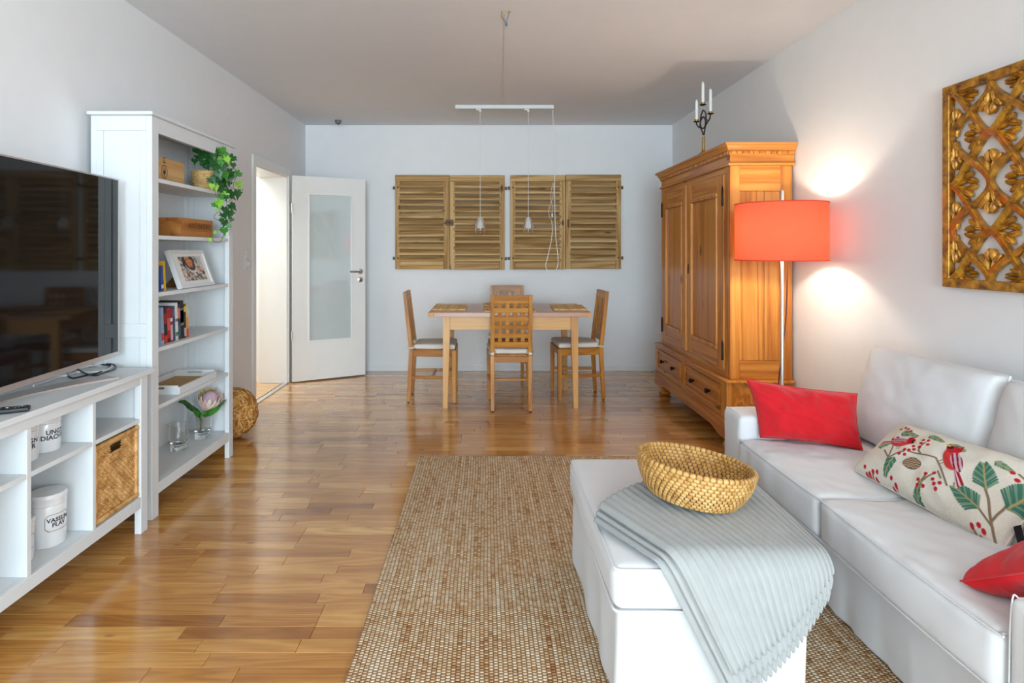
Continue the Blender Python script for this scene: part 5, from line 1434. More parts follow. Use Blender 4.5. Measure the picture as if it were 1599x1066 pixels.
# white tray, fifth shelf
z0 = SHZ[4] + 0.0005; tx1_, tx0_, ty0_, ty1_ = -1.596, -1.845, 3.128, 3.556
ty = thing('serving_tray', 'white wooden serving tray on the second lowest shelf', 'tray', ((tx0_ + tx1_) / 2, (ty0_ + ty1_) / 2, z0))
obj('tray_base', MB().box(tx0_ + 0.011, tx1_ - 0.011, ty0_ + 0.011, ty1_ - 0.011, z0, z0 + 0.009), M['cork'], ty)
for x in (tx0_, tx1_ - 0.0105): obj('tray_side', MB().box(x, x + 0.0105, ty0_, ty1_, z0, z0 + 0.038), M['white'], ty, bevel=0.001)
for y in (ty0_, ty1_ - 0.0105):
    m = MB(); a, b_ = tx0_ + 0.0107, tx1_ - 0.0107; s0, s1_ = (a + b_) / 2 - 0.045, (a + b_) / 2 + 0.045
    m.box(a, b_, y, y + 0.0105, z0, z0 + 0.026).box(a, s0, y, y + 0.0105, z0 + 0.026, z0 + 0.046).box(s1_, b_, y, y + 0.0105, z0 + 0.026, z0 + 0.046).box(s0, s1_, y, y + 0.0105, z0 + 0.038, z0 + 0.046)
    obj('tray_end', m, M['white'], ty)


# two footed glasses on the bottom shelf
def tumbler(cx, cy, z, label, name='glass_vase', h=0.142, r=0.054):
    prof = [(0, 0.0), (r * 0.78, 0.0), (r * 0.86, 0.006), (r * 0.80, 0.018), (r * 0.66, 0.026), (r * 0.74, 0.036), (r * 0.88, 0.055), (r * 0.96, 0.09), (r, h)]
    inn = [(r - 0.0028, h), (r * 0.96 - 0.003, 0.09), (r * 0.88 - 0.004, 0.058), (r * 0.70, 0.042), (r * 0.4, 0.036), (0, 0.034)]
    o = obj(name, MB().lathe(prof + inn, 32, (cx, cy, z)), M['glass'], smooth=True, base=True, ang=60)
    return tag(o, label, 'glass')


z0 = 0.1585
tumbler(-1.733, 3.385, z0, 'empty clear footed glass on the lowest bookcase shelf', 'footed_glass')
FX, FY = -1.703, 3.605
tumbler(FX, FY, z0, 'clear glass vase holding the protea flower', 'glass_vase')
pr = thing('protea_flower', 'pale pink protea with green leaves standing in the glass vase', 'flower', (FX, FY, z0 + 0.04))
hc = Vector((-1.672, 3.628, 0.372))
obj('stem', MB().tube(smoothpts([Vector((FX - 0.006, FY - 0.01, z0 + 0.040)), Vector((FX, FY, z0 + 0.11)), Vector((FX + 0.012, FY + 0.008, z0 + 0.16)), hc - Vector((0, 0, 0.055))], 5), 0.0065, 8), M['stem'], pr, smooth=True)
axf = Vector((0.32, -0.22, 0.92)).normalized()
e1 = axf.orthogonal().normalized(); e2 = axf.cross(e1)
Rf = Matrix((e1, e2, axf)).transposed()
obj('flower_dome', MB().lathe([(0, -0.055), (0.022, -0.05), (0.040, -0.02), (0.046, 0.012), (0.040, 0.040), (0.022, 0.058), (0, 0.064)], 24, hc, Rf), M['protea'], pr, smooth=True)


def petal(base, d, up, ln, w, curl, thick=0.0015, n=6):
    # a pointed cupped petal: base point, outward direction, rising direction
    side = d.cross(up).normalized(); V = []; F = []
    for i in range(n + 1):
        u = i / n; c_ = base + up * (ln * u) + d * (ln * (0.34 * math.sin(PI * 0.5 * u) + curl * u * u)); ww = w * (math.sin(PI * (0.16 + 0.84 * u)) ** 0.8 if u < 1 else 0.0) + 0.0004
        for j in (-1, 0, 1): V.append(c_ + side * (ww * j) + d * (0.0 if j else 0.22 * ww))
        for j in (-1, 0, 1): V.append(c_ + side * (ww * j) + d * ((0.0 if j else 0.22 * ww) - thick))
    for i in range(n):
        a, b_ = i * 6, (i + 1) * 6
        F += [(a, b_, b_ + 1, a + 1), (a + 1, b_ + 1, b_ + 2, a + 2), (a + 4, b_ + 4, b_ + 3, a + 3), (a + 5, b_ + 5, b_ + 4, a + 4), (a, a + 3, b_ + 3, b_), (a + 2, b_ + 2, b_ + 5, a + 5)]
    return MB().add(V, F)


rp = random.Random(4)
for ring_, (n, r0, ln, zb, curl, w) in enumerate(((13, 0.040, 0.095, -0.045, 0.03, 0.014), (14, 0.044, 0.082, -0.052, 0.16, 0.0135), (12, 0.040, 0.060, -0.058, 0.24, 0.0125))):
    for k in range(n):
        a = 2 * PI * (k + 0.5 * (ring_ % 2)) / n + rp.uniform(-0.06, 0.06); d = e1 * math.cos(a) + e2 * math.sin(a)
        back = d.dot(Vector((0.9, -0.45, 0))) < -0.25
        mt = 'petal_yellow' if (back and ring_ < 1) else rp.choice(['petal_pink', 'petal_cream', 'petal_cream'])
        obj('petal', petal(hc + axf * zb + d * (r0 * 0.75), d, axf, ln * rp.uniform(0.92, 1.06), w, curl), M[mt], pr, smooth=True)


def bigleaf(pts, w, mt, parent, name='leaf', nrm=Vector((0.75, -0.5, 0.45))):
    pts = smoothpts([Vector(p) for p in pts], 4); V = []; F = []; n = len(pts)
    for i, p in enumerate(pts):
        u = i / (n - 1); t_ = (pts[min(i + 1, n - 1)] - pts[max(i - 1, 0)]).normalized(); s_ = t_.cross(nrm).normalized(); nn = s_.cross(t_)
        ww = w * (math.sin(PI * min(1, 0.12 + 0.86 * u)) ** 0.75) * (1 + 0.08 * math.sin(i * 2.3))
        for k in (-1, -0.5, 0, 0.5, 1): V.append(p + s_ * ww * k + nn * (0.28 * ww * abs(k)))
        for k in (-1, -0.5, 0, 0.5, 1): V.append(p + s_ * ww * k + nn * (0.28 * ww * abs(k) - 0.0012))
    for i in range(n - 1):
        a, b_ = i * 10, (i + 1) * 10
        for k in range(4): F += [(a + k, b_ + k, b_ + k + 1, a + k + 1), (a + k + 6, b_ + k + 6, b_ + k + 5, a + k + 5)]
        F += [(a, a + 5, b_ + 5, b_), (a + 4, b_ + 4, b_ + 9, a + 9)]
    return obj(name, MB().add(V, F), M[mt], parent, smooth=True)


f7 = lambda x, y, Y: P(240 + x * 0.15, 560 + y * 0.15, Y)
bigleaf([f7(490, 590, 3.60), f7(440, 545, 3.57), f7(370, 500, 3.55), f7(310, 450, 3.52), f7(256, 450, 3.50)], 0.017, 'leaf_dark', pr)
bigleaf([f7(490, 610, 3.59), f7(470, 590, 3.56), f7(430, 560, 3.53), f7(405, 535, 3.50)], 0.016, 'leaf_mid', pr)
bigleaf([f7(500, 600, 3.60), f7(570, 570, 3.58), f7(630, 540, 3.57), f7(695, 500, 3.56)], 0.018, 'leaf_mid', pr)
bigleaf([f7(540, 570, 3.62), f7(620, 530, 3.63), f7(690, 470, 3.64), f7(754, 430, 3.65)], 0.016, 'leaf_dark', pr)
bigleaf([f7(488, 640, 3.58), f7(500, 605, 3.565), f7(520, 575, 3.56), f7(560, 560, 3.56)], 0.016, 'leaf_mid', pr)

# ------------------------------------------------------------------ ivy in a woven pot on the top shelf
z0 = SHZ[0] + 0.0004; IX, IY = -1.660, 3.535
iv = thing('potted_ivy', 'trailing green ivy in a woven pot on the top bookcase shelf', 'plant', (IX, IY, z0))
pm = MB()
prof = []
NPR, NPC = 9, 30
V = []; F = []
n1_, n2_ = NPR * 6, NPC * 5
for i in range(n1_ + 1):
    v = i / n1_; r = 0.050 + 0.016 * v
    for k in range(n2_):
        u = k / n2_; rr = v * NPR; rf = rr - math.floor(rr); cc_ = u * NPC + 0.5 * (math.floor(rr) % 2); cf = cc_ - math.floor(cc_)
        h_ = math.sin(PI * rf) ** 0.7 * (0.4 + 0.6 * math.sin(PI * cf))
        R_ = r + 0.0045 * h_; R_ += 0.0025 * h_; V.append((IX + R_ * math.cos(2 * PI * u), IY + R_ * math.sin(2 * PI * u), z0 + 0.115 * v))
for i in range(n1_):
    for k in range(n2_): F.append((i * n2_ + k, i * n2_ + (k + 1) % n2_, (i + 1) * n2_ + (k + 1) % n2_, (i + 1) * n2_ + k))
F.append(tuple(reversed(range(n2_))))
obj('woven_pot', MB().add(V, F), M['potweave'], iv, smooth=True, ang=180)
obj('soil', MB().lathe([(0, 0.095), (0.0635, 0.095), (0.0635, 0.104), (0, 0.106)], 24, (IX, IY, z0)), M['soil'], iv)


def ivy_mesh(seed):
    r_ = random.Random(seed)
    out = [(0, -0.02), (-0.18, -0.24), (-0.42, -0.16), (-0.34, 0.02), (-0.62, 0.14), (-0.40, 0.30), (-0.36, 0.48), (-0.16, 0.56), (0.0, 1.0), (0.17, 0.55), (0.36, 0.50), (0.40, 0.28), (0.63, 0.12), (0.33, 0.0), (0.42, -0.18), (0.18, -0.25)]
    out = [(x * r_.uniform(0.9, 1.1), y * r_.uniform(0.92, 1.08)) for x, y in out]
    cen = (0, 0.16); V = [(cen[0], cen[1], 0.0)]; mid_ = [((x + cen[0]) / 2, (y + cen[1]) / 2) for x, y in out]
    zf = lambda x, y: 0.16 * abs(x) - 0.20 * max(0, y - 0.3) ** 2 - 0.10 * (x * x)
    V += [(x, y, zf(x, y)) for x, y in mid_] + [(x, y, zf(x, y)) for x, y in out]
    n = len(out); F = []
    for k in range(n):
        l = (k + 1) % n; F += [(0, 1 + l, 1 + k), (1 + k, 1 + l, 1 + n + l, 1 + n + k)]
    return MB().add(V, F)


# (x, y) in a close-up of the photo, size and tone: d dark, m mid, b bright
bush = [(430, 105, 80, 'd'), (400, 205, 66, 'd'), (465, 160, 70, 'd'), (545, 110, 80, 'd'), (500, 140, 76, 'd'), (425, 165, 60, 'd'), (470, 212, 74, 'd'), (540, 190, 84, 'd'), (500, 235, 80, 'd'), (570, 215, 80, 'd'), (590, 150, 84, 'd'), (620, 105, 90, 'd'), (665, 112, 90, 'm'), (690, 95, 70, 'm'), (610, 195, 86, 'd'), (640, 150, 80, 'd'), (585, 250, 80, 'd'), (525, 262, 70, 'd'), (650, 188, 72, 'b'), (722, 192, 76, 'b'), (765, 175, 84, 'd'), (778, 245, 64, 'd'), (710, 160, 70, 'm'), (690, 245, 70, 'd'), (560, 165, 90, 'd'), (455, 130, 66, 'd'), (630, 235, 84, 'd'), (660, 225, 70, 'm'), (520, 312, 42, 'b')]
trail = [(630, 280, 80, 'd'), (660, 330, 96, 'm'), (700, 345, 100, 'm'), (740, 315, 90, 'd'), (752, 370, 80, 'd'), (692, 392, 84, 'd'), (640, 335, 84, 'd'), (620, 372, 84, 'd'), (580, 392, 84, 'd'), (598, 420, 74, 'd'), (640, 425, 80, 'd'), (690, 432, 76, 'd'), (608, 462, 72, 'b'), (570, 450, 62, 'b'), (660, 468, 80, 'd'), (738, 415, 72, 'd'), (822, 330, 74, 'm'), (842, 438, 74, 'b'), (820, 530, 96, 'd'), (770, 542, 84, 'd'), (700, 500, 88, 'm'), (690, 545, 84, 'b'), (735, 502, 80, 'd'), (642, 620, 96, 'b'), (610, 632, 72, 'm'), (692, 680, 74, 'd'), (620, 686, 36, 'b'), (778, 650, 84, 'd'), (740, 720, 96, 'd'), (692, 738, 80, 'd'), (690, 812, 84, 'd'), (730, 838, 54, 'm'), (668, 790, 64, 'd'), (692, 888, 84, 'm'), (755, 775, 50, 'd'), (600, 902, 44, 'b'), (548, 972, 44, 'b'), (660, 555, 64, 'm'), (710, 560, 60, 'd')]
prots = {}
ri = random.Random(12)
for q, (lst, base_d) in enumerate(((bush, 0), (trail, 1))):
    for (a, b_, sz, tn_) in lst:
        px, py = 240 + a * 0.1594, 220 + b_ * 0.1594
        if q == 0: Y_ = IY + ri.uniform(-0.045, 0.0) + (px - 320) * 0.001
        else:
            Xf = -1.545 + ri.uniform(-0.015, 0.012); Y_ = min(3.80, Xf * F_PX / (px - VPX))
        p = P(px, py, Y_); s_ = sz * 0.1594 * Y_ / F_PX
        key = (tn_, ri.randrange(3))
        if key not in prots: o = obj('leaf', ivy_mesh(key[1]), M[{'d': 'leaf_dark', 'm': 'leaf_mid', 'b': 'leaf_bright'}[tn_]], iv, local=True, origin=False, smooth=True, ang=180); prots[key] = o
        else: o = prots[key].copy(); C.objects.link(o); o.parent = iv
        nrm = Vector((0.55 + ri.uniform(-0.3, 0.3), -0.75 + ri.uniform(-0.3, 0.3), 0.35 + ri.uniform(-0.35, 0.35))).normalized()
        tipd = Vector((ri.uniform(-0.8, 0.8), ri.uniform(-0.4, 0.4), -0.8)); tipd = (tipd - nrm * tipd.dot(nrm)).normalized()
        R = Matrix((tipd.cross(nrm), tipd, nrm)).transposed()
        o.matrix_local = Matrix.LocRotScale(p - tipd * s_ * 0.4 - iv.location, R.to_quaternion(), Vector((s_, s_, s_)))
vs_ = MB()
i8 = lambda a, b_, X_=-1.56: P(240 + a * 0.1594, 220 + b_ * 0.1594, min(3.8, X_ * F_PX / (240 + a * 0.1594 - VPX)))
top = Vector((IX, IY, z0 + 0.11))
for path in ([(640, 260), (640, 400), (660, 560), (650, 700), (690, 810)], [(700, 250), (720, 420), (715, 600), (735, 720), (760, 800)], [(760, 230), (810, 330), (780, 420), (800, 490), (845, 440)],
             [(650, 420), (600, 500), (640, 585)], [(690, 580), (740, 590), (775, 545)], [(690, 890), (660, 980), (600, 990), (570, 950)], [(640, 690), (590, 740), (650, 780), (700, 720)], [(700, 420), (850, 500), (870, 465)]):
    pts = [i8(*p) for p in path]
    if path[0][1] < 300: pts = [top + Vector((0.02, 0.02, 0.0)), top + Vector((0.06, 0.04, 0.03))] + pts
    vs_.tube(smoothpts(pts, 5), 0.0017, 5)
obj('vine_stem', vs_, M['vine'], iv, smooth=True)

# woven ball behind the bookcase
wbx = thing('woven_ball', 'large ball of woven rush on the floor behind the bookcase', 'ball', (-1.738, 4.105, 0))
BR_ = 0.168; bc_ = Vector((-1.738, 4.105, BR_ + 0.004))
obj('core', MB().sphere(bc_, BR_ - 0.006, 28, 18), M['rush'], wbx, smooth=True)
sm = MB(); rw = random.Random(8)
for k in range(760):
    d = Vector((rw.gauss(0, 1), rw.gauss(0, 1), rw.gauss(0, 1))).normalized(); tng = d.orthogonal().normalized(); tng = Matrix.Rotation(rw.uniform(0, 2 * PI), 3, d) @ tng
    ln = rw.uniform(0.3, 0.7); w = rw.uniform(0.0035, 0.0065); nseg = 6; lift = rw.uniform(0.0, 0.004); V = []; F = []
    for i in range(nseg + 1):
        a = ln * (i / nseg - 0.5); c_ = d * math.cos(a) + tng * math.sin(a); s_ = c_.cross(tng).normalized(); hgt = BR_ - 0.006 + (0.007 + lift) * math.sin(PI * i / nseg) ** 0.6
        for j, q in ((-1, -0.003), (0, 0.0015), (1, -0.003)): V.append(bc_ + c_ * (hgt + q) + s_ * w * j)
    for i in range(nseg):
        for j in (0, 1): F.append((i * 3 + j, (i + 1) * 3 + j, (i + 1) * 3 + j + 1, i * 3 + j + 1))
    sm.add(V, F)
tag(obj('rush_strands', sm, M['rush'], wbx, smooth=True, ang=180), kind='stuff')

# ------------------------------------------------------------------ sofa
sf = thing('sofa', 'white slipcovered two-seat sofa against the wall under the carved panel', 'sofa', (1.55, 2.01, 0))


def pleat(p):
    # soft hanging folds of the loose cover on the front skirt
    if p.x < 1.26 and p.z < 0.26:
        f = max(0, min(1, (0.27 - p.z) / 0.2)); p = Vector((p.x - f * (0.0045 * math.sin(p.y * 34 + 1.5 * math.sin(p.y * 9)) + 0.003 * math.sin(p.y * 71)), p.y, p.z))
    return p


obj('base_skirt', MB().rbox(1.205, 1.90, 1.10, 2.915, 0.014, 0.29, 0.02, 60, (0, 0, 0), 0.003, 4, fn=pleat), M['cotton'], sf, smooth=True, ang=180)
for (y0, y1) in ((1.115, 1.331), (2.712, 2.905)):
    obj('arm', MB().rbox(1.145, 1.90, y0, y1, 0.015, 0.528, 0.024, 26, (0.008, 0.006, 0.006), 0.006, 5, seed=y0), M['cotton'], sf, smooth=True, ang=180)
    for xx in (1.155,):
        yi = y0 if y0 > 2 else y1
    pts = [(1.150, y0 + 0.012, 0.03), (1.146, y0 + 0.010, 0.25), (1.150, y0 + 0.012, 0.50), (1.156, y0 + 0.03, 0.524), (1.152, (y0 + y1) / 2, 0.531), (1.156, y1 - 0.03, 0.524), (1.150, y1 - 0.012, 0.50), (1.146, y1 - 0.010, 0.25), (1.150, y1 - 0.012, 0.03)]
    obj('piping', MB().tube(smoothpts([Vector(p) for p in pts], 6), 0.0018, 6), M['seam'], sf, smooth=True)
obj('backrest', MB().rbox(1.79, 1.93, 1.12, 2.90, 0.02, 0.70, 0.03, 24, (0.004, 0, 0.006), 0.005, 4), M['cotton'], sf, smooth=True, ang=180)


def wr_seat(seed):
    def f(p):
        top = max(0, min(1, (p.z - 0.38) / 0.05))
        w = 0.013 * mnoise.noise((p.x * 5 + seed, p.y * 3, 1.0)) + 0.009 * abs(mnoise.noise((p.x * 13 + seed + p.y * 6, p.y * 9 - p.x * 5, 4.0)))
        fr = max(0, min(1, (1.2 - p.x) / 0.06))
        return Vector((p.x + fr * 0.006 * mnoise.noise((p.y * 11 + seed, p.z * 5, 2)), p.y, p.z + top * w))
    return f


for k, (y0, y1) in enumerate(((2.066, 2.708), (1.337, 2.060))):
    sc_ = obj('seat_cushion', MB().rbox(1.132, 1.785, y0, y1, 0.287, 0.428, 0.026, 46, (0.012, 0.004, 0.022), 0.0, 4, fn=wr_seat(3.7 + k * 5)), M['cotton'], sf, smooth=True, ang=180)
    for zz in (0.425, 0.291):
        xo = 1.138
        pts = [(1.70, y1 - 0.004, zz), (1.20, y1 - 0.004, zz), (xo + 0.014, y1 - 0.008, zz), (xo, y1 - 0.022, zz), (xo - 0.006, (y0 + y1) / 2, zz), (xo, y0 + 0.022, zz), (xo + 0.014, y0 + 0.008, zz), (1.20, y0 + 0.004, zz), (1.70, y0 + 0.004, zz)]
        obj('piping', MB().tube(smoothpts([Vector(p) for p in pts], 6), 0.003, 6), M['seam'], sc_, smooth=True)


def cushion_frame(bl, br, tl, tr):
    bl, br, tl, tr = map(Vector, (bl, br, tl, tr)); return bl, br, tl, tr


def pillow(bl, br, tl, tr, thick, nu=40, nv=32, ear=0.05, wr=0.006, seed=0, power=0.42, flip=1, side='both', fold=None):
    """closed pillow between four corner points; returns MB with front sheet first (nu*nv points) then back sheet"""
    bl, br, tl, tr = map(Vector, (bl, br, tl, tr)); nrm = (br - bl).cross(tl - bl).normalized() * flip
    V = []
    for sh_ in (1, -1):
        for i in range(nu):
            for j in range(nv):
                u, v = i / (nu - 1), j / (nv - 1); a, b = 2 * u - 1, 2 * v - 1
                uu = 0.5 + 0.5 * a * (1 - ear * (1 - b * b)); vv = 0.5 + 0.5 * b * (1 - ear * 1.3 * (1 - a * a))
                p = bl * (1 - uu) * (1 - vv) + br * uu * (1 - vv) + tl * (1 - uu) * vv + tr * uu * vv
                t_ = thick * (max(0, (1 - a ** 4)) * max(0, (1 - b ** 4))) ** power * (0.75 + 0.25 * (1 - a * a) * (1 - b * b))
                w = wr * (mnoise.noise((u * 5 + seed, v * 4, sh_ * 2.0)) + 0.7 * mnoise.noise((u * 11 + seed, v * 9 + u * 4, sh_ * 3.0))) * min(1, t_ / (thick * 0.4))
                if fold: w += fold(u, v) * min(1, t_ / (thick * 0.4))
                V.append(p + nrm * (sh_ * t_ * 0.5 + w))
    F = []
    o_ = nu * nv
    for i in range(nu - 1):
        for j in range(nv - 1):
            q = (i * nv + j, (i + 1) * nv + j, (i + 1) * nv + j + 1, i * nv + j + 1)
            F.append(q if flip > 0 else q[::-1]); q2 = tuple(x + o_ for x in q); F.append(q2[::-1] if flip > 0 else q2)
    ring = [i * nv for i in range(nu)] + [(nu - 1) * nv + j for j in range(1, nv)] + [i * nv + nv - 1 for i in range(nu - 2, -1, -1)] + list(range(nv - 2, 0, -1))
    for a, b in zip(ring, ring[1:] + ring[:1]): F.append((b, a, a + o_, b + o_))
    return MB().add(V, F), [V[k] for k in ring]


for (ya, yb_) in ((2.760, 2.062), (2.050, 1.345)):
    mb, rg_ = pillow((1.690, ya, 0.432), (1.690, yb_, 0.432), (1.800, ya - 0.0, 0.835), (1.800, yb_, 0.845), 0.185, 46, 40, 0.010, 0.005, ya, 0.20)
    bcs = obj('back_cushion', mb, M['cotton'], sf, smooth=True, ang=180)
    obj('piping', MB().tube([Vector(p) + Vector((-0.006, 0, 0)) for p in rg_], 0.0045, 6, closed=True), M['seam'], bcs, smooth=True)

# red cushion leaning on the far arm
mb, rg_ = pillow((1.215, 2.675, 0.447), (1.565, 2.505, 0.447), (1.185, 2.750, 0.690), (1.625, 2.640, 0.650), 0.150, 64, 52, 0.06, 0.013, 3.1, 0.42,
                 fold=lambda u, v: 0.05 * math.exp(-((u - 0.60) / 0.05) ** 2) * max(0, v - 0.5) - 0.06 * math.exp(-(((u - 0.42) / 0.10) ** 2)) * max(0, v - 0.6))
rc = obj('throw_cushion', mb, M['red'], base=True, smooth=True, ang=180)
tag(rc, 'red linen cushion leaning against the sofa arm by the floor lamp', 'cushion', 'red cushions on the sofa')
obj('seam', MB().tube(rg_, 0.0022, 6, closed=True), M['red'], rc, smooth=True)
mb, rg_ = pillow((1.192, 1.515, 0.447), (1.68, 1.56, 0.447), (1.205, 1.32, 0.575), (1.68, 1.27, 0.75), 0.13, 50, 40, 0.05, 0.008, 8.1, 0.42)
rc = obj('throw_cushion', mb, M['red'], base=True, smooth=True, ang=180)
tag(rc, 'red linen cushion on the near seat, only its pointed corner in view', 'cushion', 'red cushions on the sofa')
obj('seam', MB().tube(rg_, 0.0022, 6, closed=True), M['red'], rc, smooth=True)

# embroidered bird cushion
BN_U, BN_V = 400, 200
mb, rg_ = pillow((1.388, 2.275, 0.447), (1.430, 1.672, 0.441), (1.590, 2.300, 0.612), (1.650, 1.715, 0.640), 0.150, BN_U, BN_V, 0.03, 0.006, 1.3, 0.40)
U_, V2_ = np.meshgrid(np.linspace(0, 2, BN_U), np.linspace(0, 1, BN_V), indexing='ij')
wob_ = np.array([[mnoise.noise((a * 14, b * 14, 0.0)) for b in V2_[0]] for a in U_[:, 0]])
U_, V2_ = U_ - 0.17 - 0.07 * U_, V2_ + 0.10 + 0.07 * U_
img = np.zeros((BN_U, BN_V, 3)); img[:] = S(218, 211, 198); hgt = np.zeros((BN_U, BN_V))
img *= (1 + 0.05 * np.random.default_rng(1).standard_normal((BN_U, BN_V)))[..., None]


def paint(mask, col, h=1.0):
    m = np.clip(mask, 0, 1)[..., None]; img[:] = img * (1 - m) + np.array(col) * m
    np.maximum(hgt, np.clip(mask, 0, 1) * h, out=hgt)


def stroke(pts, w, col, h=1.0, taper=0.0):
    for (a, b) in zip(pts[:-1], pts[1:]):
        ax, ay = a; bx, by = b; dx, dy = bx - ax, by - ay; L2 = dx * dx + dy * dy + 1e-9
        t_ = np.clip(((U_ - ax) * dx + (V2_ - ay) * dy) / L2, 0, 1); d = np.hypot(U_ - ax - t_ * dx, V2_ - ay - t_ * dy)
        paint((w * (1 - taper * t_) - d) / 0.006 + 0.5, col, h)


def oval(cx, cy, rx, ry, col, ang=0.0, h=1.0, stripes=None):
    dx, dy = U_ - cx, V2_ - cy; c_, s_ = math.cos(ang), math.sin(ang); a, b = (dx * c_ + dy * s_) / rx, (-dx * s_ + dy * c_) / ry
    q = np.hypot(a, b); m = (1 - q) * min(rx, ry) / 0.006
    paint(m, col, h)
    if stripes:
        c2, n = stripes; paint(np.where((np.sin(b * n + 1.2 * a) > 0.1) & (q < 0.95), 1.0, 0.0), c2, h * 1.1)


TW, GR, GR2, RD, DR, PK, BK, YL = S(132, 112, 88), S(62, 112, 96), S(112, 146, 116), S(186, 36, 46), S(150, 26, 40), S(214, 190, 196), S(44, 30, 34), S(220, 170, 70)


def twig(*pts, w=0.011): stroke(pts, w, TW)


def berries(*pts):
    for (x, y) in pts: oval(x, y, 0.026, 0.026, RD, 0, 1.3)


def pine(x, y, ang, ln, spread, n=11, col=GR, col2=GR2):
    c_, s_ = math.cos(ang), math.sin(ang)
    for k in range(n):
        t_ = k / (n - 1); bx, by = x + c_ * ln * t_ * 0.85, y + s_ * ln * t_ * 0.85
        for sg in (-1, 1):
            a = ang + sg * (0.95 - 0.5 * t_); l = spread * (1 - 0.45 * t_) * (0.65 + 0.35 * math.sin(PI * (0.2 + 0.7 * t_)))
            stroke([(bx, by), (bx + math.cos(a) * l, by + math.sin(a) * l)], 0.0105, col if (k + (sg > 0)) % 3 else col2, 1.0)
    stroke([(x, y), (x + c_ * ln, y + s_ * ln)], 0.008, S(170, 150, 100), 1.2)


def bird(cx, cy, ang, s, flipx=1):
    c_, s_ = math.cos(ang), math.sin(ang); Tm = lambda x, y: (cx + s * (c_ * x * flipx - s_ * y), cy + s * (s_ * x * flipx + c_ * y)); A = ang if flipx > 0 else ang
    for k in range(4): stroke([Tm(-0.10, 0.0), Tm(-0.34, -0.06 + 0.022 * k - 0.05)], 0.015 * s, (DR if k % 2 else PK), 1.0)
    x, y = Tm(0, 0); oval(x, y, 0.17 * s, 0.095 * s, S(204, 64, 62), ang + flipx * 0.25, 1.1)
    x, y = Tm(0.14, 0.075); oval(x, y, 0.082 * s, 0.07 * s, RD, ang, 1.2)
    stroke([Tm(0.10, 0.12), Tm(0.16, 0.18)], 0.026 * s, RD, 1.2, 0.6)
    x, y = Tm(-0.06, 0.035); oval(x, y, 0.155 * s, 0.062 * s, S(196, 170, 184), ang + flipx * 0.22, 1.4, (DR, 9))
    x, y = Tm(0.19, 0.06); oval(x, y, 0.036 * s, 0.036 * s, BK, ang, 1.3)
    stroke([Tm(0.215, 0.06), Tm(0.255, 0.045)], 0.016 * s, YL, 1.3, 0.6)
    stroke([Tm(0.0, -0.08), Tm(0.0, -0.14)], 0.006, TW, 1.0); stroke([Tm(0.04, -0.08), Tm(0.04, -0.14)], 0.006, TW, 1.0)


# branches
twig((0.16, 0.50), (0.30, 0.42), (0.34, 0.52), (0.42, 0.60)); twig((0.22, 0.60), (0.30, 0.42), (0.36, 0.26))
twig((0.46, 0.62), (0.62, 0.66), (0.80, 0.70), (0.94, 0.60), (1.10, 0.46)); twig((0.55, 0.84), (0.55, 0.70), (0.62, 0.66)); twig((0.84, 0.44), (0.80, 0.30), (0.90, 0.50)); twig((1.0, 0.50), (0.92, 0.56))
twig((0.05, 0.10), (0.16, 0.06), (0.26, 0.02)); twig((0.18, 0.16), (0.16, 0.06)); twig((0.50, 0.12), (0.60, 0.04), (0.70, 0.01)); twig((0.66, 0.10), (0.62, 0.03))
twig((1.22, 0.10), (1.38, 0.05), (1.56, 0.03), (1.74, 0.06)); twig((1.46, 0.24), (1.56, 0.12), (1.60, 0.03), w=0.013); twig((1.70, 0.16), (1.62, 0.08))
twig((1.66, 0.24), (1.60, 0.36), (1.46, 0.58), (1.30, 0.76), w=0.013); twig((1.60, 0.36), (1.40, 0.46), (1.28, 0.48)); twig((1.58, 0.40), (1.60, 0.62), (1.62, 0.74))
twig((1.62, 0.94), (1.52, 0.97)); twig((1.86, 0.90), (1.74, 0.92))
# pine sprays
pine(0.36, 0.46, -1.55, 0.26, 0.085); pine(0.80, 0.02, 1.50, 0.34, 0.085); pine(0.02, 0.52, 0.8, 0.22, 0.06, 8, GR2, GR); pine(0.14, 0.86, 0.15, 0.24, 0.07, 9, GR2, GR); pine(0.50, 0.97, -0.1, 0.22, 0.06, 8, GR2, GR)
pine(0.78, 0.97, -0.1, 0.20, 0.06, 8, GR2, GR); pine(1.02, -0.02, 1.2, 0.16, 0.09, 7)
pine(1.40, 0.66, 2.2, 0.30, 0.15, 12); pine(1.62, 0.60, 1.35, 0.34, 0.20, 14); pine(1.44, 0.44, 2.95, 0.30, 0.15, 12); pine(1.30, 0.98, -0.1, 0.18, 0.05, 7, GR2, GR); pine(1.88, 0.30, 1.2, 0.26, 0.09, 9)
# pine cone
oval(0.60, 0.50, 0.115, 0.085, S(112, 86, 66), 0.35, 1.2)
for k in range(7):
    for j in range(4):
        a = -0.085 + 0.028 * k; b = -0.05 + 0.033 * j + 0.012 * (k % 2); x = 0.60 + a * 0.94 - b * 0.34; y = 0.50 + a * 0.34 + b * 0.94
        if (a / 0.115) ** 2 + (b / 0.085) ** 2 < 0.9: stroke([(x - 0.008, y - 0.006), (x + 0.010, y + 0.004)], 0.0045, S(206, 184, 156), 1.4)
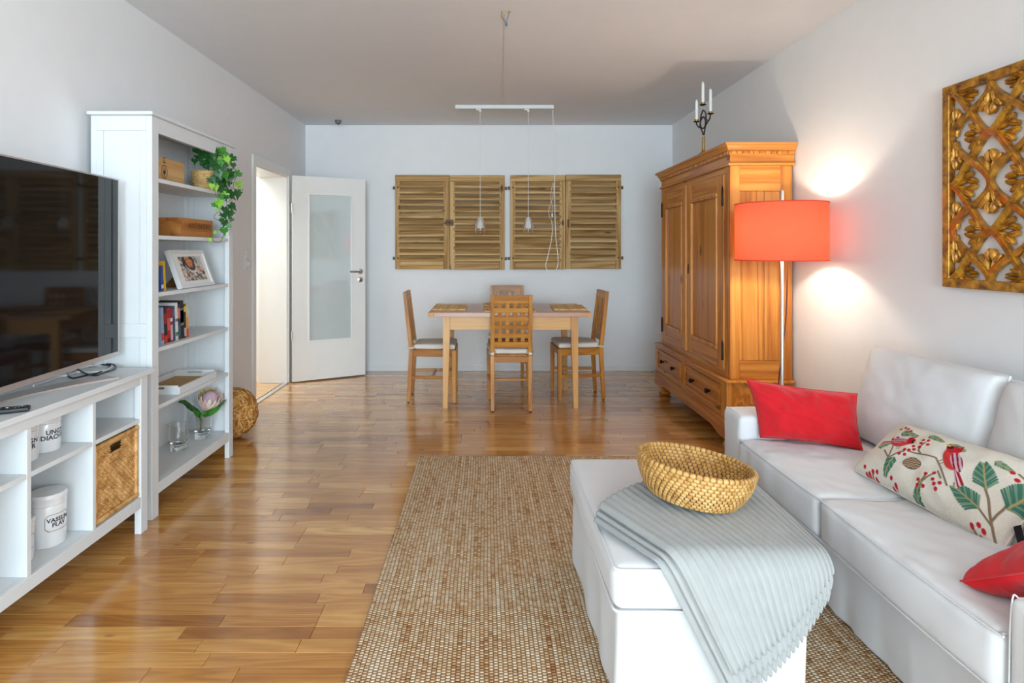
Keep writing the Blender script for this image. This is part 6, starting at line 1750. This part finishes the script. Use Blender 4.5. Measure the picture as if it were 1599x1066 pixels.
# birds
bird(0.27, 0.70, 0.18, 0.82, 1); bird(0.93, 0.76, 0.62, 0.98, -1) if False else bird(0.95, 0.77, -0.55, 0.98, -1)
for cl in (((0.08, 0.12), (0.12, 0.05), (0.05, 0.18), (0.13, 0.14)), ((0.18, 0.18), (0.23, 0.13), (0.24, 0.20)), ((0.48, 0.14), (0.53, 0.18), (0.46, 0.22)), ((0.64, 0.12), (0.69, 0.06), (0.68, 0.14)), ((0.41, 0.62), (0.45, 0.56), (0.38, 0.54), (0.46, 0.64)),
           ((0.50, 0.86), (0.56, 0.88), (0.60, 0.82), (0.52, 0.80)), ((0.46, 0.72), (0.50, 0.68), (0.54, 0.74)), ((0.83, 0.46), (0.90, 0.52), (0.80, 0.30), (0.87, 0.32), (0.78, 0.36), (0.94, 0.44)), ((0.98, 0.40), (1.03, 0.44), (1.02, 0.36)),
           ((1.20, 0.12), (1.27, 0.14), (1.25, 0.06)), ((1.44, 0.26), (1.50, 0.30), (1.42, 0.20), (1.52, 0.22), (1.55, 0.28)), ((1.48, 0.03), (1.70, 0.16), (1.76, 0.12), (1.78, 0.05), (1.70, 0.10)), ((1.48, 0.95), (1.55, 0.90), (1.60, 0.96)), ((1.84, 0.94), (1.90, 0.88)), ((0.06, 0.92), (0.12, 0.96), (0.18, 0.95), (0.24, 0.93)), ((0.10, 0.72), (0.16, 0.76))): berries(*cl)
# raise the stitching a little
V = mb.V; bl_, br_, tl_ = (Vector(x) for x in ((1.400, 2.270, 0.452), (1.462, 1.690, 0.450), (1.590, 2.300, 0.612)))
nrm = (br_ - bl_).cross(tl_ - bl_).normalized()
hh = hgt.reshape(-1)
for k in range(BN_U * BN_V):
    if hh[k] > 0.01: v = V[k]; h_ = 0.0009 * hh[k]; V[k] = (v[0] + nrm.x * h_, v[1] + nrm.y * h_, v[2] + nrm.z * h_)
M['embroid'] = vcol_mat('embroidered_linen', 0.9, bump=0.25, spec=0.1, bs=700)
bp = obj('bird_cushion', mb, M['embroid'], base=True, smooth=True, ang=180)
tag(bp, 'long cream cushion embroidered with red birds, berries and pine sprigs', 'cushion')
vcol(bp, np.vstack([img.reshape(-1, 3), np.tile(S(214, 206, 192), (BN_U * BN_V, 1))]))
obj('seam', MB().tube(rg_[::4], 0.0022, 6, closed=True), M['seat'], bp, smooth=True)
tg = P(1575, 826, 1.71)
obj('fabric_tag', MB().rbox(tg.x - 0.010, tg.x + 0.012, tg.y - 0.0345, tg.y - 0.0325, tg.z - 0.026, tg.z + 0.026, 0.0008, 6).xf(Matrix.Translation(tg) @ Matrix.Rotation(-0.25, 4, 'Y') @ Matrix.Translation(-tg)), M['black'], bp)

# ------------------------------------------------------------------ ottoman
ot = thing('ottoman', 'white slipcovered ottoman standing on the jute rug before the sofa', 'ottoman', (0.61, 2.03, 0.012))


def folds(p):
    f = max(0, min(1, (0.30 - p.z) / 0.25))
    return Vector((p.x + f * 0.005 * math.sin(p.y * 23 + math.sin(p.y * 7)), p.y + f * 0.004 * math.sin(p.x * 19 + 1.0), p.z))


obj('base_skirt', MB().rbox(0.352, 0.868, 1.622, 2.455, 0.0125, 0.312, 0.016, 40, (0, 0, 0), 0.004, 4, fn=folds), M['cotton'], ot, smooth=True, ang=180)
oc_ = obj('seat_cushion', MB().rbox(0.338, 0.882, 1.610, 2.468, 0.306, 0.428, 0.030, 40, (0.008, 0.008, 0.014), 0.005, 4, seed=2), M['cotton'], ot, smooth=True, ang=180)
for zz, dd in ((0.309, 0.004), (0.420, 0.006)):
    x0, x1, y0, y1 = 0.338 + dd, 0.882 - dd, 1.610 + dd, 2.468 - dd; pts = []
    r = 0.022
    for (cx, cy, a0) in ((x1 - r, y1 - r, 0), (x0 + r, y1 - r, 1), (x0 + r, y0 + r, 2), (x1 - r, y0 + r, 3)):
        for k in range(5): a = PI / 2 * (a0 + k / 4); pts.append(Vector((cx + r * math.cos(a), cy + r * math.sin(a), zz)))
    obj('piping', MB().tube(pts, 0.0042, 6, closed=True), M['seam'], oc_, smooth=True)

# ------------------------------------------------------------------ ribbed throw folded over the ottoman
NR = 21
ZT0, YE, XE = 0.4475, 1.622, 0.868
LAY = 3


def throw_uv(s, t_):
    A0, A1, B0, B1 = np.array((0.352, 0.262)), np.array((0.628, -0.318)), np.array((0.955, 0.50)), np.array((0.905, -0.060))
    s = s[..., None]; t_ = t_[..., None]
    p = (A0 * (1 - t_) + A1 * t_) * (1 - s) + (B0 * (1 - t_) + B1 * t_) * s
    bow = 4 * s * (1 - s)
    p = p + np.concatenate([-0.03 * bow * (1 - t_) ** 2, 0.115 * bow * (1 - t_) ** 2], -1)
    p = p + np.concatenate([0.012 * bow * t_ ** 2, -0.020 * bow * t_ ** 2], -1)
    return p[..., 0], p[..., 1]


def drape(x, v, off):
    """unfolded cloth coordinates to the shape lying over the ottoman's near and right edges"""
    R = 0.034 + off
    zt = ZT0 + off
    d = np.maximum(0, -v); th_ = np.minimum(d / R, PI / 2 * 0.94); rest = np.maximum(0, d - R * PI / 2 * 0.94)
    a = PI / 2 * 0.94
    Y = np.where(v >= 0, YE + v, YE - R * np.sin(th_) - rest * math.cos(a)); Z = np.where(v >= 0, zt, zt - R * (1 - np.cos(th_)) - rest * math.sin(a))
    e = np.maximum(0, x - XE); Z = Z - np.minimum(0.10, 4.0 * e * e)
    X = x - 0.6 * e * e
    return np.stack([X, Y, Z], -1)


def cloth_sheet(mb, layer):
    ns, nt = NR * 8 + 1, 130
    k = LAY - 1 - layer                                   # 0 = top layer
    s = np.linspace(-0.010 - 0.022 * k, 1.0 + 0.006 * k, ns); tt = np.linspace(0, 1, nt)
    Sg, Tg = np.meshgrid(s, tt, indexing='ij')
    rib = np.abs(np.sin(PI * NR * Sg))
    end = 1.0 + 0.026 * k + 0.026 * rib ** 0.6 - 0.012 * (layer == 2)
    Tg = Tg * end
    x, v = throw_uv(Sg, Tg)
    nz_ = np.array([[mnoise.noise((a * 3.0, b * 3.0, layer * 3.0)) for b in tt[::10]] for a in s[::8]])
    nz_ = np.kron(nz_, np.ones((8, 10)))[:ns, :nt] if False else np.zeros((ns, nt))
    off = 0.004 + 0.0135 * layer
    Pm = drape(x, v, off + 0 * x)
    ds = np.gradient(Pm, axis=0); dt_ = np.gradient(Pm, axis=1); N = np.cross(ds, dt_); N /= (np.linalg.norm(N, axis=-1, keepdims=True) + 1e-9)
    if N[ns // 2, 10, 2] < 0: N = -N
    depth = 0.0072 if layer == LAY - 1 else 0.004
    under = 0.0085
    # the last stretch of the ribs swells into the scalloped hem
    hem = np.clip((Tg / end - 0.90) / 0.10, 0, 1)
    rnd_ = np.sqrt(np.clip(1 - np.clip((Tg / end - 0.965) / 0.035, 0, 1) ** 2, 0, 1))
    edge = np.sqrt(np.clip(1 - np.clip(1 - np.minimum(Sg - s[0], s[-1] - Sg) / 0.02, 0, 1) ** 2, 0, 1)) * rnd_
    up = Pm + N * (depth * (rib ** 0.6) * (1 + 0.35 * hem) * edge)[..., None]
    # an embossed worn patch near the corner
    dn = Pm - N * (under * edge)[..., None]
    V = list(map(tuple, up.reshape(-1, 3))) + list(map(tuple, dn.reshape(-1, 3))); o_ = ns * nt; F = []
    for i in range(ns - 1):
        for j in range(nt - 1):
            q = (i * nt + j, (i + 1) * nt + j, (i + 1) * nt + j + 1, i * nt + j + 1); F.append(q); F.append(tuple(x_ + o_ for x_ in q[::-1]))
    ring = [i * nt for i in range(ns)] + [(ns - 1) * nt + j for j in range(1, nt)] + [i * nt + nt - 1 for i in range(ns - 2, -1, -1)] + list(range(nt - 2, 0, -1))
    for a, b in zip(ring, ring[1:] + ring[:1]): F.append((b, a, a + o_, b + o_))
    mb.add(V, F)


tw = thing('ribbed_throw', 'pale grey ribbed fleece throw folded over the ottoman', 'blanket', (0.65, 1.75, 0.44))
for l_ in range(LAY):
    mb = MB(); cloth_sheet(mb, l_)
    obj('folded_layer', mb, M['throw'], tw, smooth=True, ang=180)

# ------------------------------------------------------------------ coiled basket bowl on the throw
bw_ = MB(); BWC = Vector((0.655, 1.928, 0.4895)); R0, R1, BH = 0.126, 0.177, 0.110
rows = 11; nst = 60; nph = nst * 6
prof = [(0.0, 0.0)]
# path of coil centres: base disc then flaring wall
path = []
for k in range(7): path.append((0.012 + (R0 - 0.012) * k / 6.5, 0.006))
for k in range(rows):
    u = (k + 0.6) / rows; path.append((R0 + (R1 - R0) * math.sin(PI / 2 * u) ** 0.85, 0.006 + BH * u ** 1.12))
cr = 0.0078
stv = []
stc = MB()
for idx, (r, z) in enumerate(path):
    nb = max(16, int(nst * r / 0.19)) if idx < 7 else nst
    n_ = nb * 6; V = []; F = []
    for i in range(n_):
        u = i / n_; q = u * nb + 0.5 * (idx % 2) + 0.15 * idx; f_ = q - math.floor(q); g_ = math.sin(PI * f_) ** 0.45
        rr = cr * (0.70 + 0.34 * g_)
        if idx == len(path) - 1: rr *= 1.12
        for k in range(8):
            a = 2 * PI * k / 8; R_ = r + rr * math.cos(a); V.append((R_ * math.cos(2 * PI * u), R_ * math.sin(2 * PI * u), z + rr * math.sin(a))); stv.append(g_)
    for i in range(n_):
        for k in range(8): F.append((i * 8 + k, i * 8 + (k + 1) % 8, ((i + 1) % n_) * 8 + (k + 1) % 8, ((i + 1) % n_) * 8 + k))
    bw_.add(V, F)
tilt = Matrix.Translation(BWC) @ Matrix.Rotation(math.radians(8), 4, 'Y') @ Matrix.Rotation(math.radians(-2), 4, 'X') @ Matrix.Rotation(0.3, 4, 'Z') @ Matrix.Diagonal((1.0, 1.0, 1.0, 1.0))
bt = thing('coiled_basket', 'round coiled rattan bowl standing on the grey throw', 'basket', tuple(BWC))
co_b = obj('coils', bw_.xf(tilt), M['rattan'], bt, smooth=True, ang=180)
co_b.data.attributes.new('stitch', 'FLOAT', 'POINT').data.foreach_set('value', np.asarray(stv, np.float32))
# dark core behind the stitches (the bundle the coils are sewn over)
core = MB(); pr_ = [(max(0.001, r - 0.0005), z - 0.001) for r, z in path]
core.lathe(pr_ + [(r + 0.003, z + 0.001) for r, z in pr_[::-1]], 60, closed=False)
obj('inner_core', core.xf(tilt), M['rattan_stitch'], bt, smooth=True)
